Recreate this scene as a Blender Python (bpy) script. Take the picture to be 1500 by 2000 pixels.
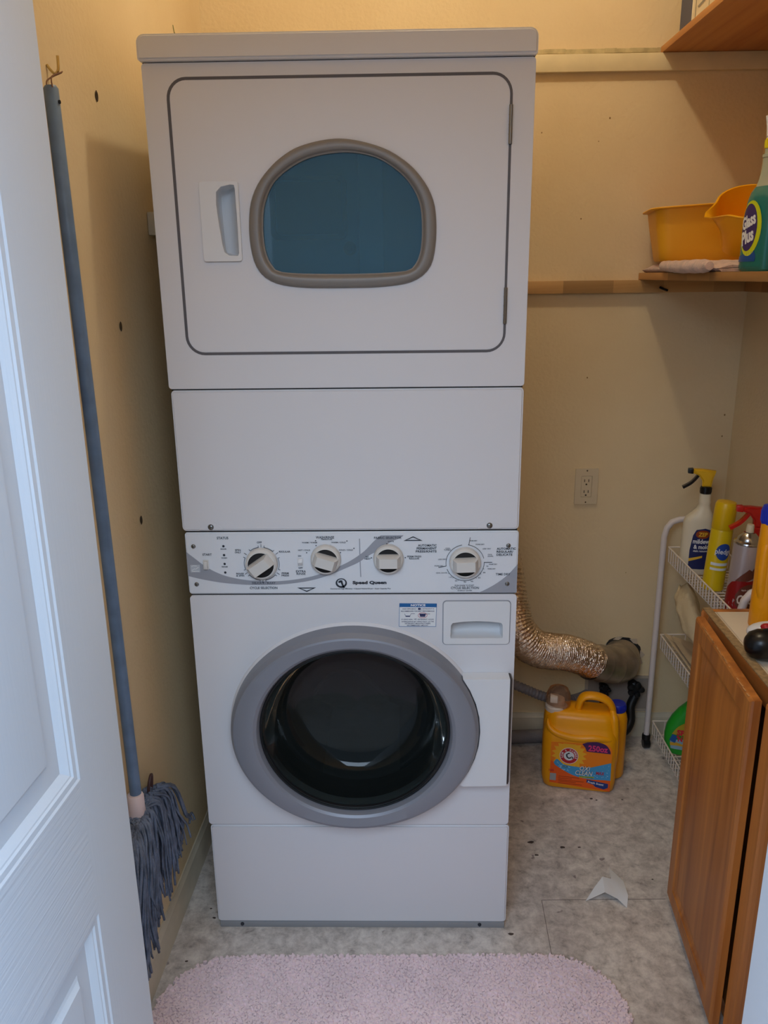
import bpy, bmesh, math, random
from math import sin, cos, pi, radians, sqrt, atan2
from mathutils import Vector, Matrix, noise as mnoise
random.seed(7)
SC = bpy.context.scene
for o in list(bpy.data.objects): bpy.data.objects.remove(o)
COL = SC.collection

# ---------------------------------------------------------------- camera
cam_d = bpy.data.cameras.new('camera')
cam_d.sensor_fit = 'VERTICAL'; cam_d.sensor_height = 36; cam_d.sensor_width = 27
cam_d.lens = 1571.38 * 36 / 2000
cam_d.clip_start = 0.02
cam = bpy.data.objects.new('camera', cam_d); COL.objects.link(cam)
P_, R_, Y_ = 0.2852, -0.0121, 0.0206
def cam_rows():
    B = Matrix(((1,0,0),(0,0,-1),(0,1,0)))
    Yw = Matrix(((cos(Y_),sin(Y_),0),(-sin(Y_),cos(Y_),0),(0,0,1)))
    Pm = Matrix(((1,0,0),(0,cos(P_),-sin(P_)),(0,sin(P_),cos(P_))))
    Rm = Matrix(((cos(R_),-sin(R_),0),(sin(R_),cos(R_),0),(0,0,1)))
    return Rm @ Pm @ B @ Yw
RR = cam_rows()
m3 = Matrix((RR[0], -RR[1], -RR[2])).transposed()
cam.matrix_world = Matrix.Translation((0.0999, -1.5709, 1.5012)) @ m3.to_4x4()
SC.camera = cam

# ---------------------------------------------------------------- light and exposure
SC.view_settings.view_transform = 'Standard'
SC.view_settings.look = 'None'
SC.view_settings.gamma = 1
SC.view_settings.use_curve_mapping = False
SC.view_settings.exposure = 0.0
LAMP_POWER = 15.0
LAMP_COL = (1.0, 0.88, 0.66)
HALL_POWER = 100.0
HALL_COL = (0.62, 0.79, 1.0)
world = bpy.data.worlds.new('world'); SC.world = world; world.use_nodes = True
world.node_tree.nodes['Background'].inputs[0].default_value = (0.55, 0.72, 1.0, 1)
world.node_tree.nodes['Background'].inputs[1].default_value = 0.33
la = bpy.data.lights.new('hall_daylight', 'AREA'); la.shape = 'RECTANGLE'; la.size = 2.4; la.size_y = 1.3
la.energy = HALL_POWER; la.color = HALL_COL
lo = bpy.data.objects.new('hall_daylight', la); COL.objects.link(lo)
lo.location = (-0.05, -2.7, 2.72); lo.rotation_euler = (Vector((0.0, 0, 0.9)) - Vector(lo.location)).to_track_quat('-Z', 'Y').to_euler()

lw = bpy.data.lights.new('door_blue_fill', 'AREA'); lw.shape = 'RECTANGLE'; lw.size = 0.9; lw.size_y = 1.0
lw.energy = 52.0; lw.color = (0.36, 0.62, 1.0)  # unseen blue fill light, added to cool the open door leaf
lv = bpy.data.objects.new('door_blue_fill', lw); COL.objects.link(lv)
lv.location = (1.75, -2.75, 2.25); lv.rotation_euler = (Vector((-0.3, -0.9, 1.4)) - Vector(lv.location)).to_track_quat('-Z', 'Y').to_euler()

# ---------------------------------------------------------------- helpers
def C(r, g, b):
    f = lambda v: (v/255/12.92) if v/255 <= 0.04045 else ((v/255+0.055)/1.055)**2.4
    return (f(r), f(g), f(b), 1)
def mat(name, col, rough=0.5, metal=0.0, spec=0.5, var=0.0, vscale=8.0, bump=0.0, bscale=60.0, trans=0.0, ior=1.45, coat=0.0, vcol=None, stretch=None, sheen=0.0, alpha=1.0, bdist=0.002, emis=None):
    m = bpy.data.materials.new(name); m.use_nodes = True
    nt = m.node_tree; b = nt.nodes['Principled BSDF']
    b.inputs['Base Color'].default_value = col; b.inputs['Roughness'].default_value = rough
    b.inputs['Metallic'].default_value = metal; b.inputs['Specular IOR Level'].default_value = spec
    b.inputs['Transmission Weight'].default_value = trans; b.inputs['IOR'].default_value = ior
    b.inputs['Coat Weight'].default_value = coat; b.inputs['Alpha'].default_value = alpha
    b.inputs['Sheen Weight'].default_value = sheen
    L = nt.links
    tc = nt.nodes.new('ShaderNodeTexCoord'); src = tc.outputs['Object']
    if stretch:
        mp = nt.nodes.new('ShaderNodeMapping'); mp.inputs['Scale'].default_value = stretch
        L.new(src, mp.inputs[0]); src = mp.outputs[0]
    if var > 0:
        n = nt.nodes.new('ShaderNodeTexNoise'); n.inputs['Scale'].default_value = vscale; n.inputs['Detail'].default_value = 5
        L.new(src, n.inputs['Vector'])
        mx = nt.nodes.new('ShaderNodeMix'); mx.data_type = 'RGBA'
        mx.inputs['A'].default_value = col
        c2 = vcol if vcol else (col[0]*(1-var), col[1]*(1-var), col[2]*(1-var), 1)
        mx.inputs['B'].default_value = c2
        r = nt.nodes.new('ShaderNodeValToRGB'); r.color_ramp.elements[0].position = 0.38; r.color_ramp.elements[1].position = 0.66
        L.new(n.outputs['Fac'], r.inputs[0]); L.new(r.outputs[0], mx.inputs['Factor'])
        L.new(mx.outputs['Result'], b.inputs['Base Color'])
    if bump > 0:
        n2 = nt.nodes.new('ShaderNodeTexNoise'); n2.inputs['Scale'].default_value = bscale; n2.inputs['Detail'].default_value = 4
        L.new(src, n2.inputs['Vector'])
        bp = nt.nodes.new('ShaderNodeBump'); bp.inputs['Strength'].default_value = bump; bp.inputs['Distance'].default_value = bdist
        L.new(n2.outputs['Fac'], bp.inputs['Height']); L.new(bp.outputs[0], b.inputs['Normal'])
    if emis:
        b.inputs['Emission Color'].default_value = emis[0]; b.inputs['Emission Strength'].default_value = emis[1]
    return m

class MB:
    """collects shapes into one bmesh"""
    def __init__(s): s.bm = bmesh.new(); s.mi = 0
    def _mark(s, fs):
        for f in fs: f.material_index = s.mi
    def poly(s, pts):
        vs = [s.bm.verts.new(p) for p in pts]; f = s.bm.faces.new(vs); s._mark([f]); return f
    def hexa(s, p8, bev=0.0, seg=2):
        b = bmesh.new(); v = [b.verts.new(p) for p in p8]
        for q in ((0,3,2,1),(4,5,6,7),(0,1,5,4),(1,2,6,5),(2,3,7,6),(3,0,4,7)): b.faces.new([v[i] for i in q])
        if bev > 0: bmesh.ops.bevel(b, geom=list(b.edges), offset=bev, segments=seg, affect='EDGES', profile=0.5, clamp_overlap=True)
        s.merge(b)
    def box(s, x0, x1, y0, y1, z0, z1, bev=0.0, seg=2):
        if x0 > x1: x0, x1 = x1, x0
        if y0 > y1: y0, y1 = y1, y0
        if z0 > z1: z0, z1 = z1, z0
        s.hexa([(x0,y0,z0),(x1,y0,z0),(x1,y1,z0),(x0,y1,z0),(x0,y0,z1),(x1,y0,z1),(x1,y1,z1),(x0,y1,z1)], bev, seg)
    def merge(s, b, M=None):
        if M is not None: b.transform(M)
        bmesh.ops.recalc_face_normals(b, faces=list(b.faces))
        base = {}
        for v in b.verts: base[v] = s.bm.verts.new(v.co)
        for f in b.faces:
            try: nf = s.bm.faces.new([base[v] for v in f.verts])
            except ValueError: continue
            nf.material_index = s.mi; nf.smooth = True
        b.free()
    def loft(s, loops, close=True, cap0=False, cap1=False, M=None):
        b = bmesh.new(); rows = [[b.verts.new(p) for p in lp] for lp in loops]
        n = len(rows[0])
        for i in range(len(rows)-1):
            for j in range(n if close else n-1):
                k = (j+1) % n
                b.faces.new((rows[i][j], rows[i][k], rows[i+1][k], rows[i+1][j]))
        if cap0: b.faces.new(rows[0][::-1])
        if cap1: b.faces.new(rows[-1])
        s.merge(b, M)
    def lathe(s, prof, c=(0,0,0), axis='Z', n=32, ry=1.0, M=None, cap0=False, cap1=False):
        loops = []
        for r, h in prof:
            lp = []
            for i in range(n):
                a = 2*pi*i/n; x, y = r*cos(a), r*sin(a)*ry
                if axis == 'Z': p = (c[0]+x, c[1]+y, c[2]+h)
                elif axis == 'Y': p = (c[0]+x, c[1]+h, c[2]+y)
                else: p = (c[0]+h, c[1]+x, c[2]+y)
                lp.append(p)
            loops.append(lp)
        s.loft(loops, True, cap0, cap1, M)
    def tube(s, path, r, n=10, cap=True, rfun=None):
        P = [Vector(p) for p in path]; m = len(P)
        T = []
        for i in range(m):
            t = (P[min(i+1,m-1)] - P[max(i-1,0)]); T.append(t.normalized())
        up = Vector((0,0,1)) if abs(T[0].z) < 0.9 else Vector((1,0,0))
        N = (up - T[0]*up.dot(T[0])).normalized(); loops = []
        for i in range(m):
            N = (N - T[i]*N.dot(T[i])).normalized(); Bn = T[i].cross(N)
            rr = rfun(i/(m-1)) if rfun else (r[i] if isinstance(r, (list,tuple)) else r)
            loops.append([P[i] + (N*cos(2*pi*k/n) + Bn*sin(2*pi*k/n))*rr for k in range(n)])
        s.loft(loops, True, cap, cap)
    def prism(s, outer, d0, d1, holes=(), plane='XZ', bev=0.0, seg=2, M=None):
        """outline (a,b) in a plane, extruded from depth d0 to d1 along the third axis"""
        b = bmesh.new()
        def mk(p, d):
            if plane == 'XZ': return (p[0], d, p[1])
            if plane == 'XY': return (p[0], p[1], d)
            return (d, p[0], p[1])
        if not holes:
            f = b.faces.new([b.verts.new(mk(p, d0)) for p in outer]); fs = [f]
        else:
            ed = []
            for lp in [outer]+list(holes):
                vs = [b.verts.new(mk(p, d0)) for p in lp]
                for i in range(len(vs)): ed.append(b.edges.new((vs[i], vs[(i+1) % len(vs)])))
            g = bmesh.ops.triangle_fill(b, use_beauty=True, use_dissolve=False, edges=ed)
            fs = list(b.faces)
        r = bmesh.ops.extrude_face_region(b, geom=fs)
        vv = [g for g in r['geom'] if isinstance(g, bmesh.types.BMVert)]
        dv = {'XZ': (0, d1-d0, 0), 'XY': (0, 0, d1-d0), 'YZ': (d1-d0, 0, 0)}[plane]
        bmesh.ops.translate(b, verts=vv, vec=dv)
        bmesh.ops.recalc_face_normals(b, faces=list(b.faces))
        if bev > 0:
            b.normal_update()
            es = [e for e in b.edges if len(e.link_faces) == 2 and e.calc_face_angle(0) > 1.2]
            es = [e for e in es if abs((e.verts[0].co - e.verts[1].co).dot(Vector(dv).normalized())) < 1e-5]
            bmesh.ops.bevel(b, geom=es, offset=bev, segments=seg, affect='EDGES', clamp_overlap=True)
        s.merge(b, M)
    def ribbon(s, path, w, d0, d1, plane='XZ', closed=False):
        """a flat stroke of width w following a 2-D path"""
        n = len(path); Lf, Rt = [], []
        for i in range(n):
            a = Vector(path[(i-1) % n] if closed else path[max(i-1,0)]); c = Vector(path[(i+1) % n] if closed else path[min(i+1,n-1)])
            t = (c-a).normalized(); nn = Vector((-t.y, t.x))*w/2; p = Vector(path[i])
            Lf.append(p+nn); Rt.append(p-nn)
        if closed: s.prism([tuple(v) for v in Lf], d0, d1, holes=[[tuple(v) for v in Rt]], plane=plane)
        else: s.prism([tuple(v) for v in Lf] + [tuple(v) for v in Rt[::-1]], d0, d1, plane=plane)
    def text(s, body, a, b, w, h=None, d=0.0, M=None, bold=0.0, shear=0.0, thick=0.0003, rot=0.0, align='C'):
        """raised lettering fitted to width w (height h), centred at (a,b); local x -> world x, local y -> world z, facing -Y"""
        vs, fs = text_geo(body, bold, shear)
        if not vs: return
        xs = [v[0] for v in vs]; ys = [v[1] for v in vs]
        x0, x1, y0, y1 = min(xs), max(xs), min(ys), max(ys)
        sx = w/(x1-x0); sy = (h/(y1-y0)) if h else sx
        off = {'C': (x0+x1)/2, 'L': x0, 'R': x1}[align]
        b2 = bmesh.new(); V = []
        for v in vs:
            px, py = (v[0]-off)*sx, (v[1]-(y0+y1)/2)*sy
            if rot: px, py = px*cos(rot)-py*sin(rot), px*sin(rot)+py*cos(rot)
            V.append(b2.verts.new((a+px, d, b+py)))
        for f in fs:
            try: b2.faces.new([V[i] for i in f])
            except ValueError: pass
        if thick:
            r = bmesh.ops.extrude_face_region(b2, geom=list(b2.faces))
            vv = [g for g in r['geom'] if isinstance(g, bmesh.types.BMVert)]
            bmesh.ops.translate(b2, verts=vv, vec=(0, -thick, 0))
        s.merge(b2, M)

_tc = {}
def text_geo(body, bold, shear):
    k = (body, bold, shear)
    if k in _tc: return _tc[k]
    cu = bpy.data.curves.new('lettering', 'FONT'); cu.body = body; cu.size = 1; cu.offset = bold; cu.shear = shear
    cu.resolution_u = 2; cu.fill_mode = 'FRONT'
    t = bpy.data.objects.new('lettering', cu); COL.objects.link(t)
    dg = bpy.context.evaluated_depsgraph_get(); dg.update()
    me = bpy.data.meshes.new_from_object(t.evaluated_get(dg))
    vs = [tuple(v.co) for v in me.vertices]; fs = [tuple(p.vertices) for p in me.polygons]
    bpy.data.objects.remove(t); bpy.data.curves.remove(cu); bpy.data.meshes.remove(me)
    _tc[k] = (vs, fs); return _tc[k]

def W(o):   # world matrix of an object before any depsgraph update
    m = o.matrix_basis.copy(); p = o.parent
    while p: m = p.matrix_basis @ m; p = p.parent
    return m
def part(name, mb, mats, parent=None, label=None, cat=None, group=None, kind=None, ang=35, local=False, loc=None):
    """link the collected mesh as ONE object; world coordinates unless local"""
    me = bpy.data.meshes.new(name)
    bm = mb.bm
    bmesh.ops.recalc_face_normals(bm, faces=list(bm.faces)) if False else None
    if parent and not local:
        bm.transform(W(parent).inverted())
    o = bpy.data.objects.new(name, me)
    if loc is not None:
        bm.transform(Matrix.Translation(-Vector(loc))); o.location = loc
    bm.to_mesh(me); bm.free()
    for f in me.polygons: f.use_smooth = True
    me.set_sharp_from_angle(angle=radians(ang))
    for m in (mats if isinstance(mats, (list, tuple)) else [mats]): me.materials.append(m)
    COL.objects.link(o)
    if parent: o.parent = parent
    tag(o, label, cat, group, kind); return o
def tag(o, label=None, cat=None, group=None, kind=None):
    if label: o['label'] = label
    if cat: o['category'] = cat
    if group: o['group'] = group
    if kind: o['kind'] = kind
def thing(name, label, cat, loc=(0,0,0), rz=0.0, group=None, kind=None, rot=None):
    o = bpy.data.objects.new(name, None); COL.objects.link(o); o.empty_display_size = 0.05
    o.location = loc; o.rotation_euler = rot if rot else (0,0,rz); tag(o, label, cat, group, kind); return o
def curve2_(P, sub=6):
    m = len(P); out = []
    for i in range(m):
        p0, p1, p2, p3 = [Vector(P[(i+k) % m]) for k in (-1, 0, 1, 2)]
        for k in range(sub):
            t = k/sub; v = 0.5*((2*p1)+(p2-p0)*t+(2*p0-5*p1+4*p2-p3)*t*t+(3*p1-p0-3*p2+p3)*t**3); out.append((v.x, v.y))
    return out
def rrect(x0, x1, z0, z1, r, n=6):
    pts = []
    rs = r if isinstance(r, (list, tuple)) else [r]*4   # bl br tr tl
    for (cx, cz, a0, rr) in ((x0+rs[0], z0+rs[0], pi, rs[0]), (x1-rs[1], z0+rs[1], 1.5*pi, rs[1]), (x1-rs[2], z1-rs[2], 0, rs[2]), (x0+rs[3], z1-rs[3], .5*pi, rs[3])):
        for i in range(n+1):
            a = a0 + .5*pi*i/n; pts.append((cx+rr*cos(a), cz+rr*sin(a)))
    return pts
def ellipse(cx, cz, rx, rz, n=64, a0=0, a1=2*pi):
    full = abs(a1-a0-2*pi) < 1e-6
    return [(cx+rx*cos(a0+(a1-a0)*i/(n if full else n-1)), cz+rz*sin(a0+(a1-a0)*i/(n if full else n-1))) for i in range(n)]
def smooth_path(pts, sub=8):
    P = [Vector(p) for p in pts]; out = []
    for i in range(len(P)-1):
        p0, p1, p2, p3 = P[max(i-1,0)], P[i], P[i+1], P[min(i+2,len(P)-1)]
        for k in range(sub):
            t = k/sub
            out.append(0.5*((2*p1)+(p2-p0)*t+(2*p0-5*p1+4*p2-p3)*t*t+(3*p1-p0-3*p2+p3)*t**3))
    out.append(P[-1]); return out

# ---------------------------------------------------------------- materials
M = {}
def wall_mat(name, base, stain):
    m = mat(name, base, rough=0.75, spec=0.25, var=1, vscale=2.2, vcol=stain, bump=0.35, bscale=95, bdist=0.004)
    return m
M['wall'] = wall_mat('cream wall paint', C(234, 211, 170), C(226, 201, 158))
M['ceil'] = mat('ceiling paint', C(225, 220, 208), rough=0.9, bump=0.4, bscale=60)
M['trim'] = mat('trim paint', C(214, 202, 178), rough=0.45, var=0.15, vscale=12)
M['door'] = mat('door paint', C(214, 220, 226), rough=0.5, bump=0.25, bscale=200, stretch=(1, 1, .03), bdist=0.0008)
M['doorh'] = mat('door paint across', C(214, 220, 226), rough=0.5, bump=0.6, bscale=210, stretch=(1, .035, 1), bdist=0.0016)
M['enamel'] = mat('white enamel', C(222, 220, 222), rough=0.48, spec=0.4, bump=0.06, bscale=420, bdist=0.0006)
M['plastic'] = mat('white plastic', C(225, 225, 226), rough=0.35)
M['seam'] = mat('dark seam', C(40, 38, 38), rough=0.8)
M['groove'] = mat('door seam grey', C(95, 92, 95), rough=0.6)
M['ring'] = mat('silver grey ring paint', C(136, 138, 146), rough=0.42, metal=0.2, bump=0.05, bscale=500)
M['wframe'] = mat('warm grey window frame', C(130, 124, 118), rough=0.42, metal=0.15)
M['wframe2'] = mat('darker frame lip', C(84, 80, 80), rough=0.45)
M['blueglass'] = mat('blue tinted window', C(140, 196, 220), rough=0.03, trans=0.82, ior=1.45)
M['dryerin'] = mat('dryer interior', C(160, 174, 180), rough=0.45, metal=0.1)
M['dryerin2'] = mat('dryer interior dark', C(50, 60, 68), rough=0.5, metal=0.1)
M['rubber'] = mat('black rubber', C(24, 24, 26), rough=0.45)
M['gasket'] = mat('dark gasket', C(34, 35, 37), rough=0.5)
M['smoke'] = mat('smoked door glass', C(84, 92, 90), rough=0.03, trans=0.9, ior=1.12, spec=0.5, coat=0.35)
M['drum'] = mat('dark drum', C(30, 32, 34), rough=0.6, metal=0.0)
M['screw'] = mat('screw metal', C(130, 130, 128), rough=0.3, metal=0.9)
M['dark'] = mat('print black', C(42, 46, 56), rough=0.6)
M['knob'] = mat('knob ivory', C(216, 212, 206), rough=0.4)
M['swoosh'] = mat('print grey', C(158, 160, 168), rough=0.5)
M['paleprint'] = mat('print pale grey', C(190, 194, 200), rough=0.5)
M['blue'] = mat('print blue', C(28, 98, 160), rough=0.5)
M['paper'] = mat('white paper', C(232, 232, 232), rough=0.7)
M['redprint'] = mat('print red', C(190, 30, 50), rough=0.5)
M['toe'] = mat('grey base', C(150, 150, 152), rough=0.5)
M['black'] = mat('black plastic', C(18, 18, 20), rough=0.3)
M['chrome'] = mat('chrome', C(190, 190, 190), rough=0.2, metal=1)
M['jug'] = mat('orange jug plastic', C(255, 168, 8), rough=0.36, spec=0.5)
M['brass'] = mat('brassy hook', C(200, 180, 130), rough=0.25, metal=1)

# floor: mottled vinyl
def floor_mat():
    m = bpy.data.materials.new('mottled stone vinyl'); m.use_nodes = True; nt = m.node_tree; L = nt.links; b = nt.nodes['Principled BSDF']
    tc = nt.nodes.new('ShaderNodeTexCoord')
    v = nt.nodes.new('ShaderNodeTexNoise'); v.inputs['Scale'].default_value = 30; v.inputs['Detail'].default_value = 7; v.inputs['Roughness'].default_value = 0.75; v.inputs['Distortion'].default_value = 0.25
    L.new(tc.outputs['Object'], v.inputs['Vector'])
    r = nt.nodes.new('ShaderNodeValToRGB'); e = r.color_ramp.elements
    e[0].position = 0.30; e[0].color = C(150, 140, 134); e[1].position = 0.68; e[1].color = C(240, 232, 220)
    k = e.new(0.42); k.color = C(196, 186, 176); k = e.new(0.54); k.color = C(220, 210, 200)
    L.new(v.outputs['Fac'], r.inputs[0])
    v2 = nt.nodes.new('ShaderNodeTexNoise'); v2.inputs['Scale'].default_value = 5; v2.inputs['Detail'].default_value = 6; v2.inputs['Roughness'].default_value = 0.7
    L.new(tc.outputs['Object'], v2.inputs['Vector'])
    r2 = nt.nodes.new('ShaderNodeValToRGB'); r2.color_ramp.elements[0].position = 0.33; r2.color_ramp.elements[0].color = (0.78, 0.76, 0.76, 1); r2.color_ramp.elements[1].position = 0.6; r2.color_ramp.elements[1].color = (1, 1, 1, 1)
    L.new(v2.outputs['Fac'], r2.inputs[0])
    # scattered dirt crumbs and stains
    v3 = nt.nodes.new('ShaderNodeTexNoise'); v3.inputs['Scale'].default_value = 26; v3.inputs['Detail'].default_value = 2
    L.new(tc.outputs['Object'], v3.inputs['Vector'])
    r3 = nt.nodes.new('ShaderNodeValToRGB'); r3.color_ramp.elements[0].position = 0.72; r3.color_ramp.elements[0].color = (1,1,1,1); r3.color_ramp.elements[1].position = 0.76; r3.color_ramp.elements[1].color = (0.45, 0.4, 0.42, 1)
    L.new(v3.outputs['Fac'], r3.inputs[0])
    m1 = nt.nodes.new('ShaderNodeMix'); m1.data_type = 'RGBA'; m1.blend_type = 'MULTIPLY'; m1.inputs['Factor'].default_value = 1
    L.new(r.outputs[0], m1.inputs['A']); L.new(r2.outputs[0], m1.inputs['B'])
    m2 = nt.nodes.new('ShaderNodeMix'); m2.data_type = 'RGBA'; m2.blend_type = 'MULTIPLY'; m2.inputs['Factor'].default_value = 1
    L.new(m1.outputs['Result'], m2.inputs['A']); L.new(r3.outputs[0], m2.inputs['B'])
    L.new(m2.outputs['Result'], b.inputs['Base Color']); b.inputs['Roughness'].default_value = 0.5
    bp = nt.nodes.new('ShaderNodeBump'); bp.inputs['Strength'].default_value = 0.3; bp.inputs['Distance'].default_value = 0.002
    L.new(v.outputs['Fac'], bp.inputs['Height']); L.new(bp.outputs[0], b.inputs['Normal'])
    return m
M['floor'] = floor_mat()
def wood_mat(name, c1, c2, axis, scale=26, rough=0.4, block=False):
    m = bpy.data.materials.new(name); m.use_nodes = True; nt = m.node_tree; L = nt.links; b = nt.nodes['Principled BSDF']
    tc = nt.nodes.new('ShaderNodeTexCoord'); mp = nt.nodes.new('ShaderNodeMapping')
    st = [1, 1, 1]; st[axis] = 0.05; mp.inputs['Scale'].default_value = st
    L.new(tc.outputs['Object'], mp.inputs[0])
    n = nt.nodes.new('ShaderNodeTexNoise'); n.inputs['Scale'].default_value = scale; n.inputs['Detail'].default_value = 6; n.inputs['Distortion'].default_value = 0.6
    L.new(mp.outputs[0], n.inputs['Vector'])
    r = nt.nodes.new('ShaderNodeValToRGB'); r.color_ramp.elements[0].position = 0.32; r.color_ramp.elements[0].color = c1; r.color_ramp.elements[1].position = 0.68; r.color_ramp.elements[1].color = c2
    L.new(n.outputs['Fac'], r.inputs[0]); out = r.outputs[0]
    if block:
        sx = nt.nodes.new('ShaderNodeSeparateXYZ'); L.new(tc.outputs['Object'], sx.inputs[0])
        fl = nt.nodes.new('ShaderNodeMath'); fl.operation = 'MULTIPLY'; fl.inputs[1].default_value = 7.0; L.new(sx.outputs[axis], fl.inputs[0])
        f2 = nt.nodes.new('ShaderNodeMath'); f2.operation = 'FLOOR'; L.new(fl.outputs[0], f2.inputs[0])
        wn = nt.nodes.new('ShaderNodeTexWhiteNoise'); wn.noise_dimensions = '1D'; L.new(f2.outputs[0], wn.inputs['W'])
        mr = nt.nodes.new('ShaderNodeMapRange'); mr.inputs['To Min'].default_value = 0.62; mr.inputs['To Max'].default_value = 1.05
        L.new(wn.outputs['Value'], mr.inputs['Value'])
        mm = nt.nodes.new('ShaderNodeVectorMath'); mm.operation = 'SCALE'; L.new(out, mm.inputs[0]); L.new(mr.outputs[0], mm.inputs['Scale'])
        out = mm.outputs[0]
    L.new(out, b.inputs['Base Color']); b.inputs['Roughness'].default_value = rough
    bp = nt.nodes.new('ShaderNodeBump'); bp.inputs['Strength'].default_value = 0.15; bp.inputs['Distance'].default_value = 0.001
    L.new(n.outputs['Fac'], bp.inputs['Height']); L.new(bp.outputs[0], b.inputs['Normal'])
    return m
M['oak'] = wood_mat('honey oak vertical', C(158, 90, 38), C(208, 132, 62), 2, rough=0.4)
M['oaky'] = wood_mat('honey oak along', C(140, 82, 36), C(184, 118, 60), 1, rough=0.35)
M['pine'] = wood_mat('jointed pine ledger', C(196, 150, 92), C(222, 180, 124), 0, block=True, rough=0.5)
M['piney'] = wood_mat('jointed pine shelf', C(180, 124, 66), C(210, 158, 96), 1, block=True, rough=0.5)
M['shelfply'] = wood_mat('orange shelf board', C(176, 110, 52), C(206, 146, 78), 1, rough=0.5)
M['chip'] = mat('raw chipboard edge', C(176, 146, 104), rough=0.8, var=0.4, vscale=120, bump=0.5, bscale=200)

# ================================================================ SETTING
def struct(name, mb, m, parent=None, **k):
    return part(name, mb, m, parent, kind=None if parent else 'structure', **k)
YB = 0.85; XR = 1.105; ZC = 3.0; YF = -1.2
def lwx(y): return -0.4495 + 0.03*y     # the left wall runs slightly out of square
b = MB(); b.box(-0.75, 1.35, -4.2, 1.0, -0.05, 0.0); struct('floor', b, M['floor'])
b = MB(); b.box(-0.75, 1.3, YF-0.12, 1.0, ZC, ZC+0.05); struct('ceiling', b, M['ceil'])
b = MB(); b.box(-0.6, XR+0.12, YB, YB+0.1, 0, ZC); struct('wall_back', b, M['wall'])
b = MB(); b.box(XR, XR+0.1, YF-0.12, YB, 0, ZC); struct('wall_right', b, M['wall'])
b = MB(); b.hexa([(lwx(YF-.12)-.1,YF-.12,0),(lwx(YF-.12),YF-.12,0),(lwx(YB),YB,0),(lwx(YB)-.1,YB,0),(lwx(YF-.12)-.1,YF-.12,ZC),(lwx(YF-.12),YF-.12,ZC),(lwx(YB),YB,ZC),(lwx(YB)-.1,YB,ZC)])
WL = struct('wall_left', b, M['wall'])
# front wall with the doorway the photograph is taken through
b = MB()
b.box(lwx(YF)-0.002, -0.352, YF-0.12, YF, 0, ZC)
b.box(0.317, XR, YF-0.12, YF, 0, ZC)
b.box(-0.352, 0.317, YF-0.12, YF, 2.07, ZC)
struct('wall_front', b, M['wall'])
b = MB()
b.box(0.297, 0.317, YF-0.125, YF+0.0, 0, 2.05, 0.002); b.box(-0.352, -0.334, YF-0.125, YF, 0, 2.05, 0.002); b.box(-0.334, 0.297, YF-0.125, YF, 2.05, 2.07, 0.002)
b.box(0.305, 0.365, YF+0.0005, YF+0.014, 0, 2.10, 0.004); b.box(0.305, 0.365, YF-0.138, YF-0.1255, 0, 2.10, 0.004)
struct('trim_1', b, mat('jamb paint', C(222, 224, 228), rough=0.45))
# nail marks and specks on the back wall
M['nm'] = mat('nail mark', C(150, 112, 70), rough=.9)
for x_, z_, r_ in ((0.680,1.908,.0028),(0.496,1.874,.002),(0.616,1.650,.0024),(0.660,1.204,.0026),(1.078,1.089,.003),(1.077,1.024,.0026),(0.819,0.585,.0016),(0.653,1.850,.0016)):
    b = MB(); b.prism(ellipse(x_, z_, r_*.8, r_, 9), YB-0.0004, YB-.0001); part('wall_mark', b, M['nm'], bpy.data.objects['wall_back'])
# baseboards
def baseboard(name, pts):
    b = MB()
    prof = [(0,0),(0.013,0),(0.013,0.055),(0.010,0.064),(0.010,0.070),(0.005,0.078),(0.0035,0.085),(0,0.085)]
    (xa,ya),(xb,yb),(nx,ny) = pts
    b.loft([[(xa+nx*p[0], ya+ny*p[0], p[1]) for p in prof],[(xb+nx*p[0], yb+ny*p[0], p[1]) for p in prof]], True, True, True)
    struct(name, b, M['trim'], ang=25)
baseboard('baseboard_left', ((lwx(-1.19),-1.19),(lwx(.83),.83),(1,-.03)))
baseboard('baseboard_back', ((-0.42,YB),(XR-.001,YB),(0,-1)))
# cracks and anchor holes in the left wall
hole_m = mat('anchor hole', C(70, 56, 40), rough=0.9)
for (y, z) in ((0.039, 1.822), (0.043, 1.412), (0.048, 1.012)):
    b = MB(); x = lwx(y)
    b.lathe([(0.0015,-.006),(0.0032,-.006),(0.005,0.0),(0.0065,0.0012),(0.005,0.002),(0.0038,0.0015),(0.003,0.0006),(0.0,0.0004)], (x, y, z), 'X', 14, ry=1.5)
    part('anchor_hole', b, hole_m, WL)
# ledger boards on the back wall
b = MB(); b.box(-0.3, XR-.002, YB-0.019, YB-.0002, 2.019, 2.062, 0.0015); 
struct('trim_2', b, mat('painted ledger', C(232, 214, 172), rough=0.6, var=0.1, vscale=14))
b = MB()
xs = 0.30
rng = random.Random(3)
while xs < 0.8005:
    xe = min(xs+0.012+rng.random()*0.03, 0.801)
    b.box(xs, xe+.002, YB-0.0016-0.002*rng.random(), YB-.0002, 2.0655+0.001*rng.random(), 2.0765+0.0015*rng.random(), 0.0006, 1); xs = xe
struct('trim_3', b, mat('old caulk line', C(204, 186, 142), rough=0.8, var=0.3, vscale=40, bump=0.5, bscale=150))
b = MB(); b.box(-0.3, XR-.002, YB-0.021, YB-.0002, 1.447, 1.482, 0.001); struct('trim_4', b, M['pine'])
b = MB(); b.tube(smooth_path([(0.846,YB-.0225,1.4615),(0.855,YB-.027,1.457),(0.868,YB-.0245,1.4525)], 4), .0032, 8); part('screw_hook', b, M['seam'], bpy.data.objects['trim_4'])
b = MB(); b.box(XR-0.019, XR-.0002, -0.25, YB-0.022, 1.447, 1.482, 0.001); struct('trim_5', b, M['piney'])

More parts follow.
